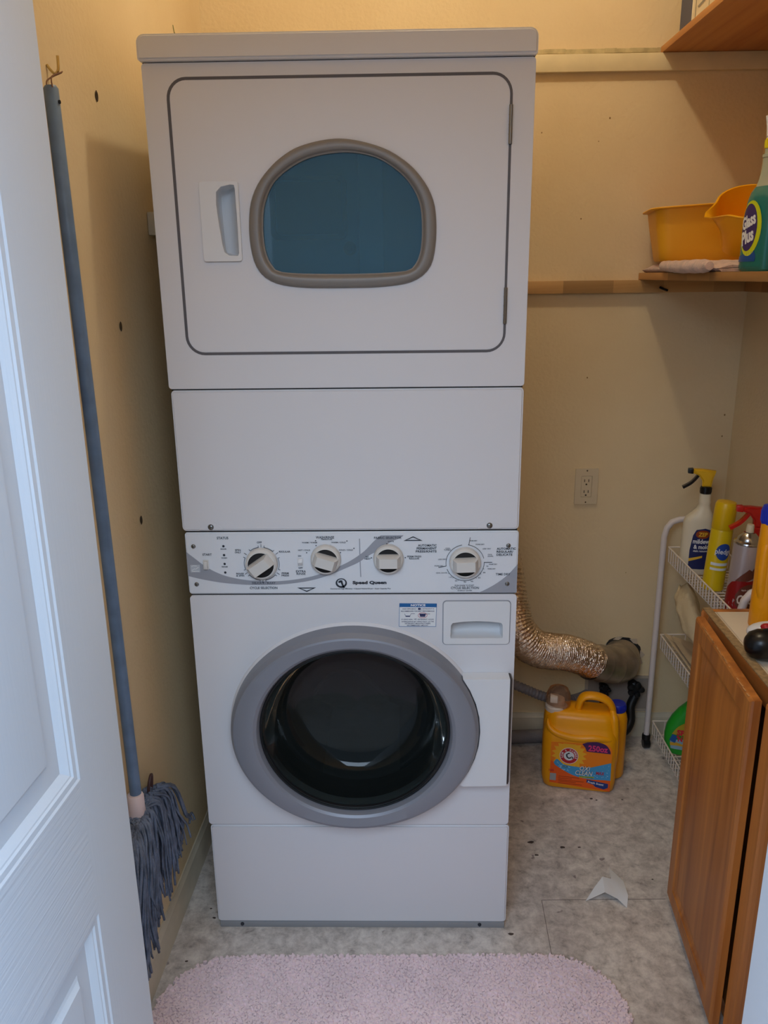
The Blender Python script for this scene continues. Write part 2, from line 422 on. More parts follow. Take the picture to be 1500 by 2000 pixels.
# door: white two-panel leaf standing open against the left side
DA = radians(3.3); DE = Vector((-0.2925, -0.59, 0)); DD = Vector((sin(DA), cos(DA), 0)); DW = 0.61
D1 = thing('door_1', None, None, loc=(DE.x-DD.x*DW, DE.y-DD.y*DW, 0.012), kind='structure', rot=(0, 0, -DA))
# local: x = across thickness (face at x=0 towards +x), y = along width 0..0.61, z up
DT = 0.035
def dbox(name, y0, y1, z0, z1, m):
    b = MB(); b.box(-DT, 0, y0, y1, z0, z1); part(name, b, m, D1, local=True)
dbox('stile', DW-0.1215, DW, 0, 2.02, M['door']); dbox('stile', 0, 0.1215, 0, 2.02, M['door'])
dbox('rail', 0.1215, DW-0.1215, 0, 0.20, M['doorh']); dbox('rail', 0.1215, DW-0.1215, 0.69, 0.893, M['doorh']); dbox('rail', 0.1215, DW-0.1215, 1.90, 2.02, M['doorh'])
def dpanel(z0, z1):
    b = MB(); y0, y1 = 0.1215, DW-0.1215
    prof = [(0,0.0),(0.003,-0.0018),(0.010,-0.0024),(0.0125,-0.0045),(0.0145,-0.0050),(0.020,-0.0085),(0.024,-0.0120),(0.050,-0.0125),(0.054,-0.0105),(0.060,-0.0055),(0.066,-0.0050)]
    for side in (0, 1):
        lp = []
        for o, d in prof:
            x = d if side == 0 else -DT-d
            lp.append([(x, y0+o, z0+o),(x, y1-o, z0+o),(x, y1-o, z1-o),(x, y0+o, z1-o)])
        b.loft(lp, True, False, True)
    part('panel', b, M['door'], D1, local=True, ang=12)
dpanel(0.20, 0.69); dpanel(0.893, 1.90)
b = MB()
for z in (0.25, 1.0, 1.8):
    b.tube([(0.006, -0.004, z-.045), (0.006, -0.004, z+.045)], 0.006, 10)
part('hinge', b, M['chrome'], D1, local=True, label='metal butt hinges on the jamb edge')
for sx in (1,-1):
    b = MB(); b.lathe([(0.026,0),(0.026,0.006),(0.012,0.010),(0.011,0.028),(0.022,0.036),(0.027,0.048),(0.022,0.06),(0.0,0.062)] if sx > 0 else [(0.026,-DT),(0.012,-DT-.006),(0.0,-DT-.008)], (0, DW-0.06, 0.95) if sx<0 else (0, 0.0, -50), 'X', 24)
    if sx < 0: part('latch_rose', b, M['chrome'], D1, local=True)
    else: b.bm.free()

# ================================================================ STACKED WASHER DRYER
WD = thing('stacked_washer_dryer', 'tall white laundry tower with a dryer over a front-loading washer', 'appliance', (0, 0.35, 0))
YD = 0.70
# dryer cabinet: shell around the drum
b = MB()
xl, xr = -0.3505, 0.3425; z0, z1 = 1.2935, 1.865
door_hole = rrect(-0.300, 0.295, 1.37, 1.83, 0.03, 5)
b.prism(rrect(xl, xr, z0, z1, 0.006, 3), 0.0, 0.03, holes=[door_hole], bev=0.004, seg=3)
b.box(xl+.001, xl+.02, 0.03, YD, z0, z1); b.box(xr-.02, xr-.001, 0.03, YD, z0, z1); b.box(xl+.02, xr-.02, 0.03, YD, z1-.02, z1-.001); b.box(xl+.02, xr-.02, 0.03, YD, z0+.001, z0+.02)
b.box(xl+.02, xr-.02, YD-.02, YD-.001, z0+.02, z1-.02)
part('dryer_cabinet', b, M['enamel'], WD)
b = MB(); b.prism(rrect(-0.353, 0.3435, 1.8665, 1.908, [0.004, 0.004, 0.014, 0.014], 5), -0.014, YD, bev=0.004, seg=3)
part('top_cover', b, M['enamel'], WD)
b = MB(); b.box(-0.347, 0.339, 0.004, 0.02, 0.0135, 1.90); b.bm.free()
# drum + bulkhead behind the window
b = MB()
b.lathe([(0.225,0.062),(0.26,0.062),(0.268,0.12),(0.268,0.62),(0.0,0.62)], (-0.003, 0, 1.60), 'Y', 64)
part('dryer_drum', b, M['dryerin'], WD, label='pale blue-looking tumbler drum behind the window')
b = MB(); b.prism(rrect(-0.225, -0.030, 1.592, 1.745, 0.02, 6), 0.596, 0.619, holes=[rrect(-0.213, -0.042, 1.604, 1.735, 0.014, 6)])
b.box(-0.211, -0.044, 0.612, 0.619, 1.606, 1.733)
b.lathe([(0.0,0.598),(0.006,0.598),(0.007,0.602),(0.012,0.603),(0.016,0.61),(0.018,0.619)], (-0.025, 0, 1.571), 'Y', 24)
part('heater_grille', b, M['dryerin2'], WD)
b = MB(); b.prism(rrect(0.0, 0.062, 1.43, 1.80, 0.004, 3), 0.604, 0.619, bev=.002, seg=1); part('rear_pale_band', b, mat('pale rear band', C(245, 250, 252), rough=.4), WD)  # pale raised band on the back wall of the dryer
# door
DD_ = MB()
XL, XRd, ZT, ZB = -0.3035, 0.298, 1.8365, 1.3645
def dshape(x0, x1, zt, zb, n=40):
    """D-like window outline: wide arch over a shallow rounded base"""
    cx = (x0+x1)/2; hw = (x1-x0)/2; zs = zb + (zt-zb)*0.46
    pts = []
    r = hw*0.36
    for i in range(9):                       # bottom right corner
        a = -pi/2 + (pi/2)*i/8
        pts.append((x1-r+r*cos(a), zb+0.012+r*0.85+r*0.85*sin(a)))
    for i in range(n+1):
        a = pi*i/n; e = 0.86
        ca, sa = cos(a), sin(a)
        pts.append((cx+hw*(abs(ca)**e)*(1 if ca >= 0 else -1), zs+(zt-zs)*(abs(sa)**e)))
    for i in range(9):
        a = pi + (pi/2)*i/8
        pts.append((x0+r+r*cos(a), zb+0.012+r*0.85+r*0.85*sin(a)))
    m = 7                                     # slightly bowed bottom
    xa, xb = x0+r, x1-r
    for i in range(1, m):
        t = i/m; pts.append((xa+(xb-xa)*t, zb+0.012-0.012*sin(pi*t)))
    return pts
def closed_spline(P, sub=6, n=None):
    out = []; m = len(P)
    for i in range(m):
        p0, p1, p2, p3 = [Vector(P[(i+k) % m]) for k in (-1, 0, 1, 2)]
        for k in range(sub):
            t = k/sub; out.append(0.5*((2*p1)+(p2-p0)*t+(2*p0-5*p1+4*p2-p3)*t*t+(3*p1-p0-3*p2+p3)*t**3))
    return out
def radial(P, cx, cz, n=96):
    """resample a closed outline by angle so nested outlines correspond"""
    Q = closed_spline(P, 10); res = []
    for i in range(n):
        a = 2*pi*i/n; d = Vector((cos(a), sin(a))); best = None
        for j in range(len(Q)):
            A = Q[j]-Vector((cx, cz)); B = Q[(j+1) % len(Q)]-Vector((cx, cz)); e = B-A
            den = d.x*e.y-d.y*e.x
            if abs(den) < 1e-12: continue
            t = (A.x*e.y-A.y*e.x)/den; u = (A.x*d.y-A.y*d.x)/den
            if t > 0 and -1e-6 <= u <= 1+1e-6: best = t if best is None else max(best, t)
        res.append((cx+d.x*best, cz+d.y*best))
    return res
WO_ = [(0.0682,1.7242),(0.1150,1.6990),(0.1453,1.6686),(0.1631,1.6370),(0.1698,1.6029),(0.1692,1.5557),(0.159,1.516),(0.1285,1.4916),(0.0756,1.4821),(-0.005,1.4803),(-0.0870,1.4825),(-0.1380,1.4935),(-0.1650,1.5190),(-0.1750,1.5600),(-0.1745,1.6050),(-0.1675,1.6400),(-0.1490,1.6730),(-0.1150,1.7060),(-0.0712,1.7285),(-0.0021,1.7387)]
WI_ = [(0.0478,1.7101),(0.0826,1.6952),(0.1165,1.6680),(0.1380,1.6320),(0.1436,1.5900),(0.1409,1.5450),(0.1285,1.5185),(0.1050,1.5090),(-0.0026,1.5060),(-0.1120,1.5100),(-0.1360,1.5230),(-0.1470,1.5500),(-0.1490,1.5950),(-0.1415,1.6370),(-0.1180,1.6740),(-0.0650,1.7050),(-0.0020,1.7155)]
WO = radial(WO_, -0.003, 1.60); WI = radial(WI_, -0.003, 1.60)
WM = [(p[0]*.75+q[0]*.25, p[1]*.75+q[1]*.25) for p, q in zip(WO, WI)]
b = MB(); b.prism(rrect(XL, XRd, ZB, ZT, 0.030, 8), -0.0005, 0.028, holes=[WM, rrect(-0.2400, -0.1930, 1.5345, 1.6670, 0.003, 3)])
dd = part('dryer_door', b, M['enamel'], WD)
b = MB(); b.prism(rrect(XL-.0062, XRd+.0055, ZB-.006, ZT+.0058, 0.036, 8), -0.0004, 0.0002, holes=[rrect(XL-.0008, XRd+.0008, ZB-.0008, ZT+.0008, 0.0305, 8)])  # flat grey ring following the door outline
part('door_seam', b, M['groove'], WD, label='grey seam around the dryer door')
b = MB()
def scale_loop(o, i_, t): return [(a[0]*(1-t)+c[0]*t, a[1]*(1-t)+c[1]*t) for a, c in zip(o, i_)]
prof = [(0.0,-0.0008),(0.02,-0.004),(0.10,-0.008),(0.25,-0.0098),(0.62,-0.0098),(0.76,-0.009),(0.84,-0.006),(0.9,-0.0035),(1.0,-0.003),(1.0,0.02)]
b.loft([[(p[0], d, p[1]) for p in scale_loop(WO, WI, t)] for t, d in prof])
part('window_frame', b, M['wframe'], dd, label='warm grey moulded window surround', ang=50)
b = MB(); b.prism([(-0.003+(x+0.003)*1.008, 1.60+(z-1.60)*1.008) for x, z in WI], 0.002, 0.006)
part('window_glass', b, M['blueglass'], dd, label='blue tinted pane')
# pull handle of the dryer door
hd = MB()
hx0, hx1, hz0, hz1 = -0.262, -0.1905, 1.531, 1.6695
cup = [(-0.231,1.652),(-0.222,1.6605),(-0.205,1.664),(-0.198,1.663),(-0.1965,1.655),(-0.1955,1.60),(-0.1955,1.545),(-0.198,1.5405),(-0.214,1.541),(-0.2225,1.547),(-0.2255,1.56),(-0.230,1.60),(-0.2325,1.63)]
cup = cup[::-1]
hd.prism(rrect(hx0, hx1, hz0, hz1, 0.005, 4), -0.0075, -0.0008, holes=[cup], bev=0.0022, seg=3)
cx_ = sum(p[0] for p in cup)/len(cup); cz_ = sum(p[1] for p in cup)/len(cup)
lp = []
for t, tz, d, sh in ((1,1,-0.0068,0),(0.995,.995,0.004,-.001),(0.90,.98,0.020,-.0035),(0.62,.95,0.038,-.010),(0.30,.9,0.044,-.014)):
    lp.append([(cx_+(p[0]-cx_)*t+sh, d+0.0, cz_+(p[1]-cz_)*tz) for p in cup])
hd.loft(lp, True, False, True)
part('door_handle', hd, M['plastic'], dd, label='white recessed pull handle', ang=50)
for (za, zb_) in ((1.725, 1.789), (1.412, 1.478)):
    b = MB(); b.tube([(0.3005, -0.004, za), (0.3005, -0.004, zb_)], 0.0032, 10)
    for k in range(1, 4):
        z = za+(zb_-za)*k/4; b.lathe([(0.0036,-.0006),(0.0036,.0006)], (0.3005, -0.004, z), 'Z', 10)
    b.box(0.2985, 0.3045, -0.0025, -0.0006, za, zb_)
    part('hinge', b, M['screw'], dd)
# service panel
b = MB(); b.prism(rrect(-0.348, 0.3425, 1.0015, 1.2905, 0.008, 4), 0.0, 0.022, bev=0.004, seg=3)
b.box(-0.346, 0.3405, 0.0221, YD-.001, 1.0025, 1.2895)
sp = part('service_panel', b, M['enamel'], WD)
for x in (-0.2885, 0.2825):
    b = MB(); b.lathe([(0.0,-0.0045),(0.0028,-0.0045),(0.0045,-0.0035),(0.005,-0.0012),(0.0062,-0.001),(0.0062,-.0003)], (x, 0, 1.0105), 'Y', 18); b.box(x-.0035, x+.0035, -.0048, -.0042, 1.0098, 1.0112)
    part('screw', b, M['screw'], sp)
    b = MB(); b.prism(ellipse(x, 1.0045, 0.024, 0.0135, 20, 0, pi), -0.0006, -0.0001, bev=.0002, seg=1)
    part('screw_dimple', b, M['enamel'], sp)

# control panel
b = MB(); b.prism(rrect(-0.3445, 0.343, 0.8625, 0.9985, 0.006, 4), 0.0, 0.022, bev=0.003, seg=3); b.box(-0.342, 0.340, 0.0221, YD-.001, 0.8635, 0.9975)
CP = part('control_panel', b, mat('panel white', C(226, 228, 232), rough=0.4), WD)
b = MB()
def curve2(pts, sub=10): return [(v.x, v.y) for v in smooth_path([(p[0], p[1], 0) for p in pts], sub)]
lo1 = curve2([(-0.3440,0.904),(-0.318,0.897),(-0.277,0.889),(-0.235,0.8845),(-0.203,0.883),(-0.150,0.884),(-0.095,0.891),(-0.052,0.903),(-0.008,0.922),(0.013,0.932),(0.040,0.950),(0.0665,0.9625),(0.078,0.975),(0.100,0.985),(0.107,0.9905)])
up1 = curve2([(0.060,0.9905),(0.046,0.978),(0.024,0.955),(-0.008,0.933),(-0.052,0.9125),(-0.095,0.899),(-0.150,0.8915),(-0.203,0.892),(-0.245,0.898),(-0.277,0.908),(-0.305,0.924),(-0.330,0.945),(-0.3440,0.957)])
b.prism(lo1+up1, -0.0006, -0.0001)
ar = curve2([(0.2635,0.8632),(0.285,0.8745),(0.305,0.8875),(0.325,0.905),(0.3425,0.926)])
b.prism([(0.3425,0.8632)]+ar[::-1], -0.0006, -0.0001)
part('grey_swoosh', b, M['swoosh'], CP, label='grey printed swoosh and corner')
T = MB()
dT = -0.0007
def t(s, x, z, w, h=None, **k): T.text(s, x, z, w, h, d=dT, bold=k.pop('bold', 0.012), **k)
t('STATUS', -0.266, 0.987, 0.024, 0.0052)
for z, s in ((0.963,'DOOR'),(0.9435,'WASH'),(0.924,'RINSE')):
    t(s, -0.2655, z, 0.012, 0.0028)
for z in (0.969, 0.9495, 0.930, 0.911):
    T.lathe([(0.0,-0.001),(0.0022,-0.001),(0.0026,-0.0002)], (-0.2655, 0, z), 'Y', 12)
t('START', -0.3005, 0.951, 0.0195, 0.0048)
t('OFF', -0.1905, 0.977, 0.010, 0.0042)
t('SPIN', -0.236, 0.9605, 0.012, 0.0038); t('ONLY', -0.236, 0.9555, 0.013, 0.0038)
t('REGULAR', -0.139, 0.9565, 0.0235, 0.0038)
t('RINSE', -0.2345, 0.9085, 0.0155, 0.0036); t('& SPIN', -0.2345, 0.904, 0.0165, 0.0036)
t('PERM', -0.140, 0.909, 0.0145, 0.0038); t('PRESS', -0.140, 0.904, 0.0155, 0.0038)
t('DELICATE / BULKY', -0.186, 0.8875, 0.049, 0.0042)
t('CYCLE SELECTION', -0.187, 0.8765, 0.058, 0.0052)
t('WASH/RINSE', -0.0545, 0.987, 0.0375, 0.0055); t('TEMPERATURE', -0.0515, 0.9825, 0.023, 0.0024)
t('WARM / WARM', -0.087, 0.976, 0.031, 0.003); t('WARM / COLD', -0.027, 0.976, 0.030, 0.003)
t('HOT / COLD', -0.0985, 0.9595, 0.025, 0.003); t('COLD / COLD', -0.012, 0.9595, 0.029, 0.003)
t('ON', -0.1085, 0.947, 0.0065, 0.0034); t('OFF', -0.1075, 0.9205, 0.0085, 0.0034)
t('EXTRA', -0.107, 0.913, 0.0205, 0.0048); t('RINSE', -0.107, 0.9075, 0.0185, 0.0042)
t('FABRIC SELECTOR', 0.0745, 0.9855, 0.056, 0.0050)
t('KNITS', 0.081, 0.9775, 0.012, 0.0025)
t('NO', 0.0315, 0.9445, 0.0065, 0.0036); t('HEAT', 0.0325, 0.940, 0.0125, 0.0036)
t('PERM PRESS', 0.129, 0.9445, 0.029, 0.0036); t('REGULAR', 0.129, 0.940, 0.021, 0.0036)
for s, z, w in (('AUTOMATIC', 0.9685, 0.0385), ('PERMANENT', 0.962, 0.041), ('PRESS/KNITS', 0.9555, 0.043)):
    t(s, 0.175, z, w, 0.0048, align='R', bold=0.02)
for s, z, w in (('AUTOMATIC', 0.9605, 0.039), ('REGULAR/', 0.954, 0.034), ('DELICATE', 0.9475, 0.0325)):
    t(s, 0.2985, z, w, 0.0048, align='L', bold=0.02)
t('TIME DRY', 0.313, 0.9045, 0.030, 0.0046)
for s, x, z, w in (('MORE DRY', 0.250, 0.978, 0.016), ('MORE DRY', 0.264, 0.970, 0.018), ('LESS DRY', 0.278, 0.9605, 0.017), ('COOL', 0.285, 0.948, 0.009), ('DOWN', 0.286, 0.944, 0.011), ('LESS DRY', 0.187, 0.938, 0.017), ('COOL', 0.198, 0.962, 0.010), ('TUMBLE', 0.197, 0.9585, 0.014), ('MORE DRY', 0.180, 0.9235, 0.018), ('COOL DOWN', 0.1855, 0.908, 0.023), ('MORE DRY', 0.292, 0.9265, 0.017), ('70', 0.280, 0.922, 0.004), ('MORE DRY', 0.289, 0.9165, 0.016), ('60', 0.274, 0.9085, 0.005), ('50', 0.264, 0.897, 0.005), ('40', 0.249, 0.889, 0.005), ('30', 0.2345, 0.8875, 0.005), ('20', 0.216, 0.8905, 0.005), ('10', 0.204, 0.8985, 0.005)):
    t(s, x, z, w, 0.0026, bold=0.0)
t('PUSH KNOB TO START', 0.2335, 0.880, 0.040, 0.0030, bold=0.0); t('CYCLE SELECTION', 0.2345, 0.8745, 0.0585, 0.0052); t('ENERGY SAVER', 0.2345, 0.8685, 0.030, 0.0024, bold=0)
t('Speed Queen', 0.0355, 0.8865, 0.071, 0.0092, bold=0.055)
t('Commercial High Efficiency \u2022 4-Speed Washer/Dryer \u2022 Super Capacity Plus', 0.0165, 0.8735, 0.126, 0.0034, bold=0.01)
# dial arcs around the knobs
def arc(cx, cz, r, a0, a1, w=0.0009, ticks=()):
    T.ribbon([(cx+r*cos(radians(a0+(a1-a0)*i/20)), cz+r*sin(radians(a0+(a1-a0)*i/20))) for i in range(21)], w, -0.0012, -0.0007)
def tick(cx, cz, r0, r1, a, w=0.0009):
    a = radians(a); T.ribbon([(cx+r0*cos(a), cz+r0*sin(a)), (cx+r1*cos(a), cz+r1*sin(a))], w, -0.0012, -0.0007)
kx, kz = -0.188, 0.930
for a0, a1 in ((48, 80), (98, 128), (158, 200), (-20, 20), (-80, -42), (222, 262)):
    arc(kx, kz, 0.0365, a0, a1); tick(kx, kz, 0.0365, 0.0405, a0); tick(kx, kz, 0.0365, 0.0405, a1)
for a in (89, 35, 146, 212, -33, -89): tick(kx, kz, 0.0365, 0.043, a)
kx, kz = 0.234, 0.930
arc(kx, kz, 0.0395, 100, 190); arc(kx, kz, 0.0395, 14, 82); arc(kx, kz, 0.0395, 200, 362)
tick(kx, kz, 0.0395, 0.056, 80, .0011); tick(kx, kz, 0.0395, 0.056, 190, .0011); tick(kx, kz, 0.0395, 0.056, 1, .0011)
for k in range(8): tick(kx, kz, 0.0395, 0.042, 215+k*18, .0006)
for x, z in ((-0.0735,0.9695),(-0.0935,0.954),(-0.0445,0.9695),(-0.0235,0.954),(0.0725,0.9725),(0.0405,0.942),(0.1105,0.942),(-0.0095,0.979),(0.0045,0.963),(-0.074,0.980)):
    T.lathe([(0.0,-0.0012),(0.0011,-0.0012),(0.0013,-0.0007)], (x, 0, z), 'Y', 8)
# arrows
def ptri(cx, cz, w, h, sgn):
    o = [(cx-w, cz-sgn*h), (cx+w, cz-sgn*h), (cx, cz+sgn*h)]; k = 0.74
    i_ = [(cx-w*.70, cz-sgn*h*.62), (cx+w*.70, cz-sgn*h*.62), (cx, cz+sgn*h*.52)]
    T.prism(o, -0.0012, -0.0007, holes=[i_])
ptri(0.1265, 0.9835, 0.0195, 0.0048, 1); ptri(-0.0965, 0.872, 0.0195, 0.0048, -1)
# emblem: ring with a Q tail
T.prism(ellipse(-0.0235, 0.8865, 0.0118, 0.0105, 28), -0.0012, -0.0007, holes=[ellipse(-0.0235, 0.8875, 0.0085, 0.0078, 28)])
T.prism([(-0.0265,0.8925),(-0.0215,0.8925),(-0.0195,0.884),(-0.016,0.876),(-0.0205,0.876),(-0.0235,0.8845)], -0.0012, -0.0007)
T.prism([(-0.030,0.890),(-0.0255,0.8925),(-0.0245,0.8885),(-0.0285,0.8865)], -0.0012, -0.0007)
part('lettering', T, M['dark'], CP, label='dark blue-black printed words, dial marks and emblem', kind='stuff')
b = MB(); b.ribbon([(0.0165, 0.984), (0.0165, 0.947), (0.0175, 0.900)], 0.0018, -0.001, -0.0007); part('divider_line', b, M['swoosh'], CP)
b = MB(); b.prism(rrect(-0.3375, -0.3175, 0.9120, 0.9285, 0.001, 2), -0.0011, -0.0006)
part('energy_sticker', b, M['paleprint'], CP)
b = MB(); b.ribbon([(-0.335,0.9165),(-0.330,0.9195),(-0.326,0.9195),(-0.3205,0.9235)], 0.0014, -0.0016, -0.0011); b.ribbon([(-0.335,0.9250),(-0.332,0.9265),(-0.324,0.926)], 0.001, -0.0016, -0.0011); b.box(-0.335,-0.320,-0.0016,-0.0011,0.9137,0.9150)
part('sticker_mark', b, M['paper'], CP)
b = MB(); b.box(-0.3085, -0.3005, -0.009, -0.0006, 0.9205, 0.9375, 0.0015, 2); b.prism(rrect(-0.3105,-0.2985,0.9185,0.9395,0.001,2), -0.0018, -0.0006); part('start_button', b, M['knob'], CP)
b = MB(); b.prism(rrect(-0.1145,-0.1005,0.9235,0.9435,0.001,2), -0.0015, -0.0002, holes=[rrect(-0.1125,-0.1025,0.9255,0.9415,0.001,2)])
b.hexa([(-.1122,-.0065,.9335),(-.1028,-.0065,.9335),(-.1028,-.0005,.9335),(-.1122,-.0005,.9335),(-.1122,-.0018,.9412),(-.1028,-.0018,.9412),(-.1028,-.0005,.9412),(-.1122,-.0005,.9412)], .0006, 1)
b.hexa([(-.1122,-.001,.9258),(-.1028,-.001,.9258),(-.1028,-.0003,.9258),(-.1122,-.0003,.9258),(-.1122,-.0048,.9332),(-.1028,-.0048,.9332),(-.1028,-.0003,.9332),(-.1122,-.0003,.9332)], .0005, 1)
part('rocker_switch', b, M['plastic'], CP)
for x, z in ((-0.3280,0.969),(-0.3275,0.885),(0.3225,0.967),(0.3225,0.883)):
    b = MB(); b.lathe([(0.0,-0.0035),(0.002,-0.0035),(0.0035,-0.0028),(0.0042,-0.0010),(0.0048,-0.0006)], (x, 0, z), 'Y', 16); b.box(x-.003, x+.003, -.0038, -.0033, z-.0005, z+.0005); b.box(x-.0005, x+.0005, -.0038, -.0033, z-.003, z+.003)
    part('screw', b, M['screw'], CP)
def knob(cx, cz, r, ang):
    K = MB(); K.mi = 0
    K.lathe([(r,-0.0008),(r*1.0,-0.004),(r*.97,-0.012),(r*.88,-0.016),(r*.80,-0.0165)], (cx, 0, cz), 'Y', 48)
    K.mi = 1
    K.lathe([(r*.80,-0.0163),(r*.76,-0.012),(0.0,-0.0118)], (cx, 0, cz), 'Y', 48)
    K.mi = 0
    ca, sa = cos(ang), sin(ang)
    def L_(u, v, d): return (cx+u*ca-v*sa, d, cz+u*sa+v*ca)
    hw, L1 = r*.36, r*.80
    base = [(-L1,-hw*1.15),(L1,-hw*1.15),(L1,hw*1.15),(-L1,hw*1.15)]
    top = [(-L1*.72,-hw*.9),(L1*.72,-hw*.9),(L1*.72,hw*.9),(-L1*.72,hw*.9)]
    p0 = [L_(u, v, -0.0118) for u, v in base]; p1 = [L_(u, v, -0.022) for u, v in [(-L1*.98,-hw*1.05),(L1*.98,-hw*1.05),(L1*.98,hw*1.05),(-L1*.98,hw*1.05)]]; p2 = [L_(u, v, -0.0355) for u, v in top]
    K.loft([p0, p1, p2], True, True, True)
    part('knob', K, [M['knob'], M['seam']], CP, ang=28)
knob(-0.1875, 0.932, 0.0335, radians(35)); knob(-0.0540, 0.9405, 0.0315, radians(-17)); knob(0.0755, 0.9405, 0.0315, radians(0)); knob(0.2335, 0.932, 0.0325, radians(2))

# washer cabinet
b = MB(); RX, RZ, CX, CZ = 0.2075, 0.200, -0.001, 0.5535
b.prism(rrect(-0.3445, 0.3435, 0.2925, 0.8595, 0.008, 4), 0.0, 0.022, holes=[ellipse(CX, CZ, 0.222, 0.214, 72), rrect(0.1960, 0.3240, 0.7520, 0.8080, 0.003, 3)], bev=0.0035, seg=2)
xl, xr = -0.343, 0.342
b.box(xl, xl+.02, 0.022, YD, .2935, .8585); b.box(xr-.02, xr, 0.022, YD, .2935, .8585); b.box(xl+.02, xr-.02, 0.022, YD, .84, .8585); b.box(xl+.02, xr-.02, 0.022, YD, .2935, .31); b.box(xl+.02, xr-.02, YD-.02, YD-.001, .31, .84)
part('washer_cabinet', b, M['enamel'], WD)
b = MB(); b.lathe([(0.224,0.008),(0.214,0.012),(0.206,0.035),(0.212,0.060),(0.200,0.075)], (CX, 0, CZ), 'Y', 72, ry=0.965); part('door_gasket', b, M['gasket'], WD)
b = MB(); b.lathe([(0.195,0.078),(0.255,0.085),(0.262,0.11),(0.262,0.50),(0.25,0.53),(0.10,0.545),(0.0,0.55)], (CX, 0, CZ+.0), 'Y', 72)
wd = part('washer_drum', b, M['drum'], WD)
for k in range(3):
    b = MB(); a = radians(90+120*k); rot = Matrix.Rotation(-a, 4, 'Y')
    bb = bmesh.new(); pts = []
    for y in (0.12, 0.49):
        pts.append([(0.262, y, -0.035), (0.225, y, -0.012), (0.213, y, 0), (0.225, y, 0.012), (0.262, y, 0.035)])
    r0 = [bb.verts.new(p) for p in pts[0]]; r1 = [bb.verts.new(p) for p in pts[1]]
    for i in range(4): bb.faces.new((r0[i], r0[i+1], r1[i+1], r1[i]))
    bb.faces.new(r0); bb.faces.new(r1[::-1])
    b.merge(bb, Matrix.Translation((CX, 0, CZ)) @ rot)
    part('drum_lifter', b, M['drum'], wd)
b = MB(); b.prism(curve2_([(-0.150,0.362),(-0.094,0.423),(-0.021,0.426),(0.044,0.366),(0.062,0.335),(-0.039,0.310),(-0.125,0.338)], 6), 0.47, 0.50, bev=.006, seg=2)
part('reflection_plate', b, mat('pale glass reflection', C(226, 232, 224), rough=0.5), wd)  # pale plate added to stand for the lighter reflection in the door glass
b = MB(); b.lathe([(0.03,0.50),(0.028,0.47),(0.0,0.468)], (CX, 0, 0.58), 'Y', 24); part('drum_hub', b, M['drum'], wd)
# bezel step behind the door
b = MB()
b.loft([[(p[0], y, p[1]) for p in ellipse(CX, 0.5525, rx, rz, 96)] for rx, rz, y in ((0.2755,0.2455,-0.0003),(0.2735,0.2435,-0.006),(0.270,0.240,-0.009),(0.262,0.232,-0.009))])
part('door_bezel', b, M['enamel'], WD)
# washer door: ring, bowl glass, hinge cover
wdoor = MB(); CZr = 0.5565
rings = [(0.2645,0.2365,0.553,-0.009),(0.2705,0.2425,0.553,-0.013),(0.2695,0.2415,0.553,-0.030),(0.2670,0.2385,0.5545,-0.044),(0.2600,0.2300,0.5555,-0.0555),(0.2550,0.2255,0.556,-0.0570),(0.2180,0.2060,0.5560,-0.0540),(0.2110,0.2010,0.5560,-0.0500),(0.2070,0.1975,0.5560,-0.0430),(0.2055,0.1960,0.556,-0.030),(0.2050,0.1955,0.556,0.004)]
wdoor.loft([[(p[0], y, p[1]) for p in ellipse(CX, cz, rx, rz, 128)] for rx, rz, cz, y in rings])
wdr = part('washer_door', wdoor, M['ring'], WD, label='grey ring-shaped loading door', ang=24)
b = MB()
gp = [(1.0,-0.036),(0.985,-0.0365),(0.975,-0.031),(0.968,-0.020),(0.955,0.0),(0.93,0.025),(0.90,0.045),(0.85,0.066),(0.77,0.080),(0.66,0.086),(0.50,0.092),(0.30,0.096),(0.12,0.098),(0.0,0.0985)]
gi = [(max(r-0.012,0), y-0.004) for r, y in gp]
loops = [[(p[0], y, p[1]) for p in ellipse(CX, CZr-.001, 0.2045*max(r,1e-4), 0.195*max(r,1e-4), 96)] for r, y in gp+gi[::-1][:]]
b.loft(loops); bmesh.ops.remove_doubles(b.bm, verts=list(b.bm.verts), dist=1e-6)
part('glass_bowl', b, M['smoke'], wdr, label='smoked glass bowl of the loading door', ang=60)
b = MB()
b.loft([[(p[0], y, p[1]) for p in ellipse(CX, CZr, 0.2055*r, 0.1960*r, 96)] for r, y in ((1.0,-0.0395),(0.985,-0.0405),(0.965,-0.0385),(0.958,-0.034),(0.965,-0.030),(1.0,-0.030))], True)
part('glass_seal', b, M['rubber'], wdr)
b = MB(); b.loft([[(p[0], y, p[1]) for p in ellipse(CX, CZr-.001, 0.2045*r, 0.1950*r, 96)] for r, y in ((0.975,-0.0300),(0.962,-0.0270),(0.948,-0.0100),(0.955,-0.0080))], True)
part('glass_lip', b, mat('grey glass lip', C(120, 126, 130), rough=0.25), wdr)
b = MB()
outl = [(0.2235,0.679)]+[(0.2235+0.0,0.679)]
arcp = [(CX+0.2715*cos(radians(a)), 0.5535+0.2435*sin(radians(a))) for a in (31, 24, 16, 8, 0, -8, -16, -24, -33)]
out2 = [(0.3310,0.6790),(arcp[0][0], 0.6790)]+arcp[0:]+[(0.2360,0.4165),(0.3310,0.4185)]
b.prism(out2[::-1], -0.033, -0.0008, bev=0.0025, seg=2)
part('hinge_cover', b, M['plastic'], wdr, label='white block joining the door ring at the right')
b = MB(); b.box(0.3312, 0.3352, -0.031, -0.0006, 0.4215, 0.6775, 0.0008); part('latch_strip', b, mat('brown black strip', C(58, 48, 46), rough=0.5), wdr)
b = MB(); b.box(0.3354, 0.3372, -0.026, -0.0006, 0.4225, 0.6765, 0.0005); part('steel_edge', b, M['screw'], wdr)
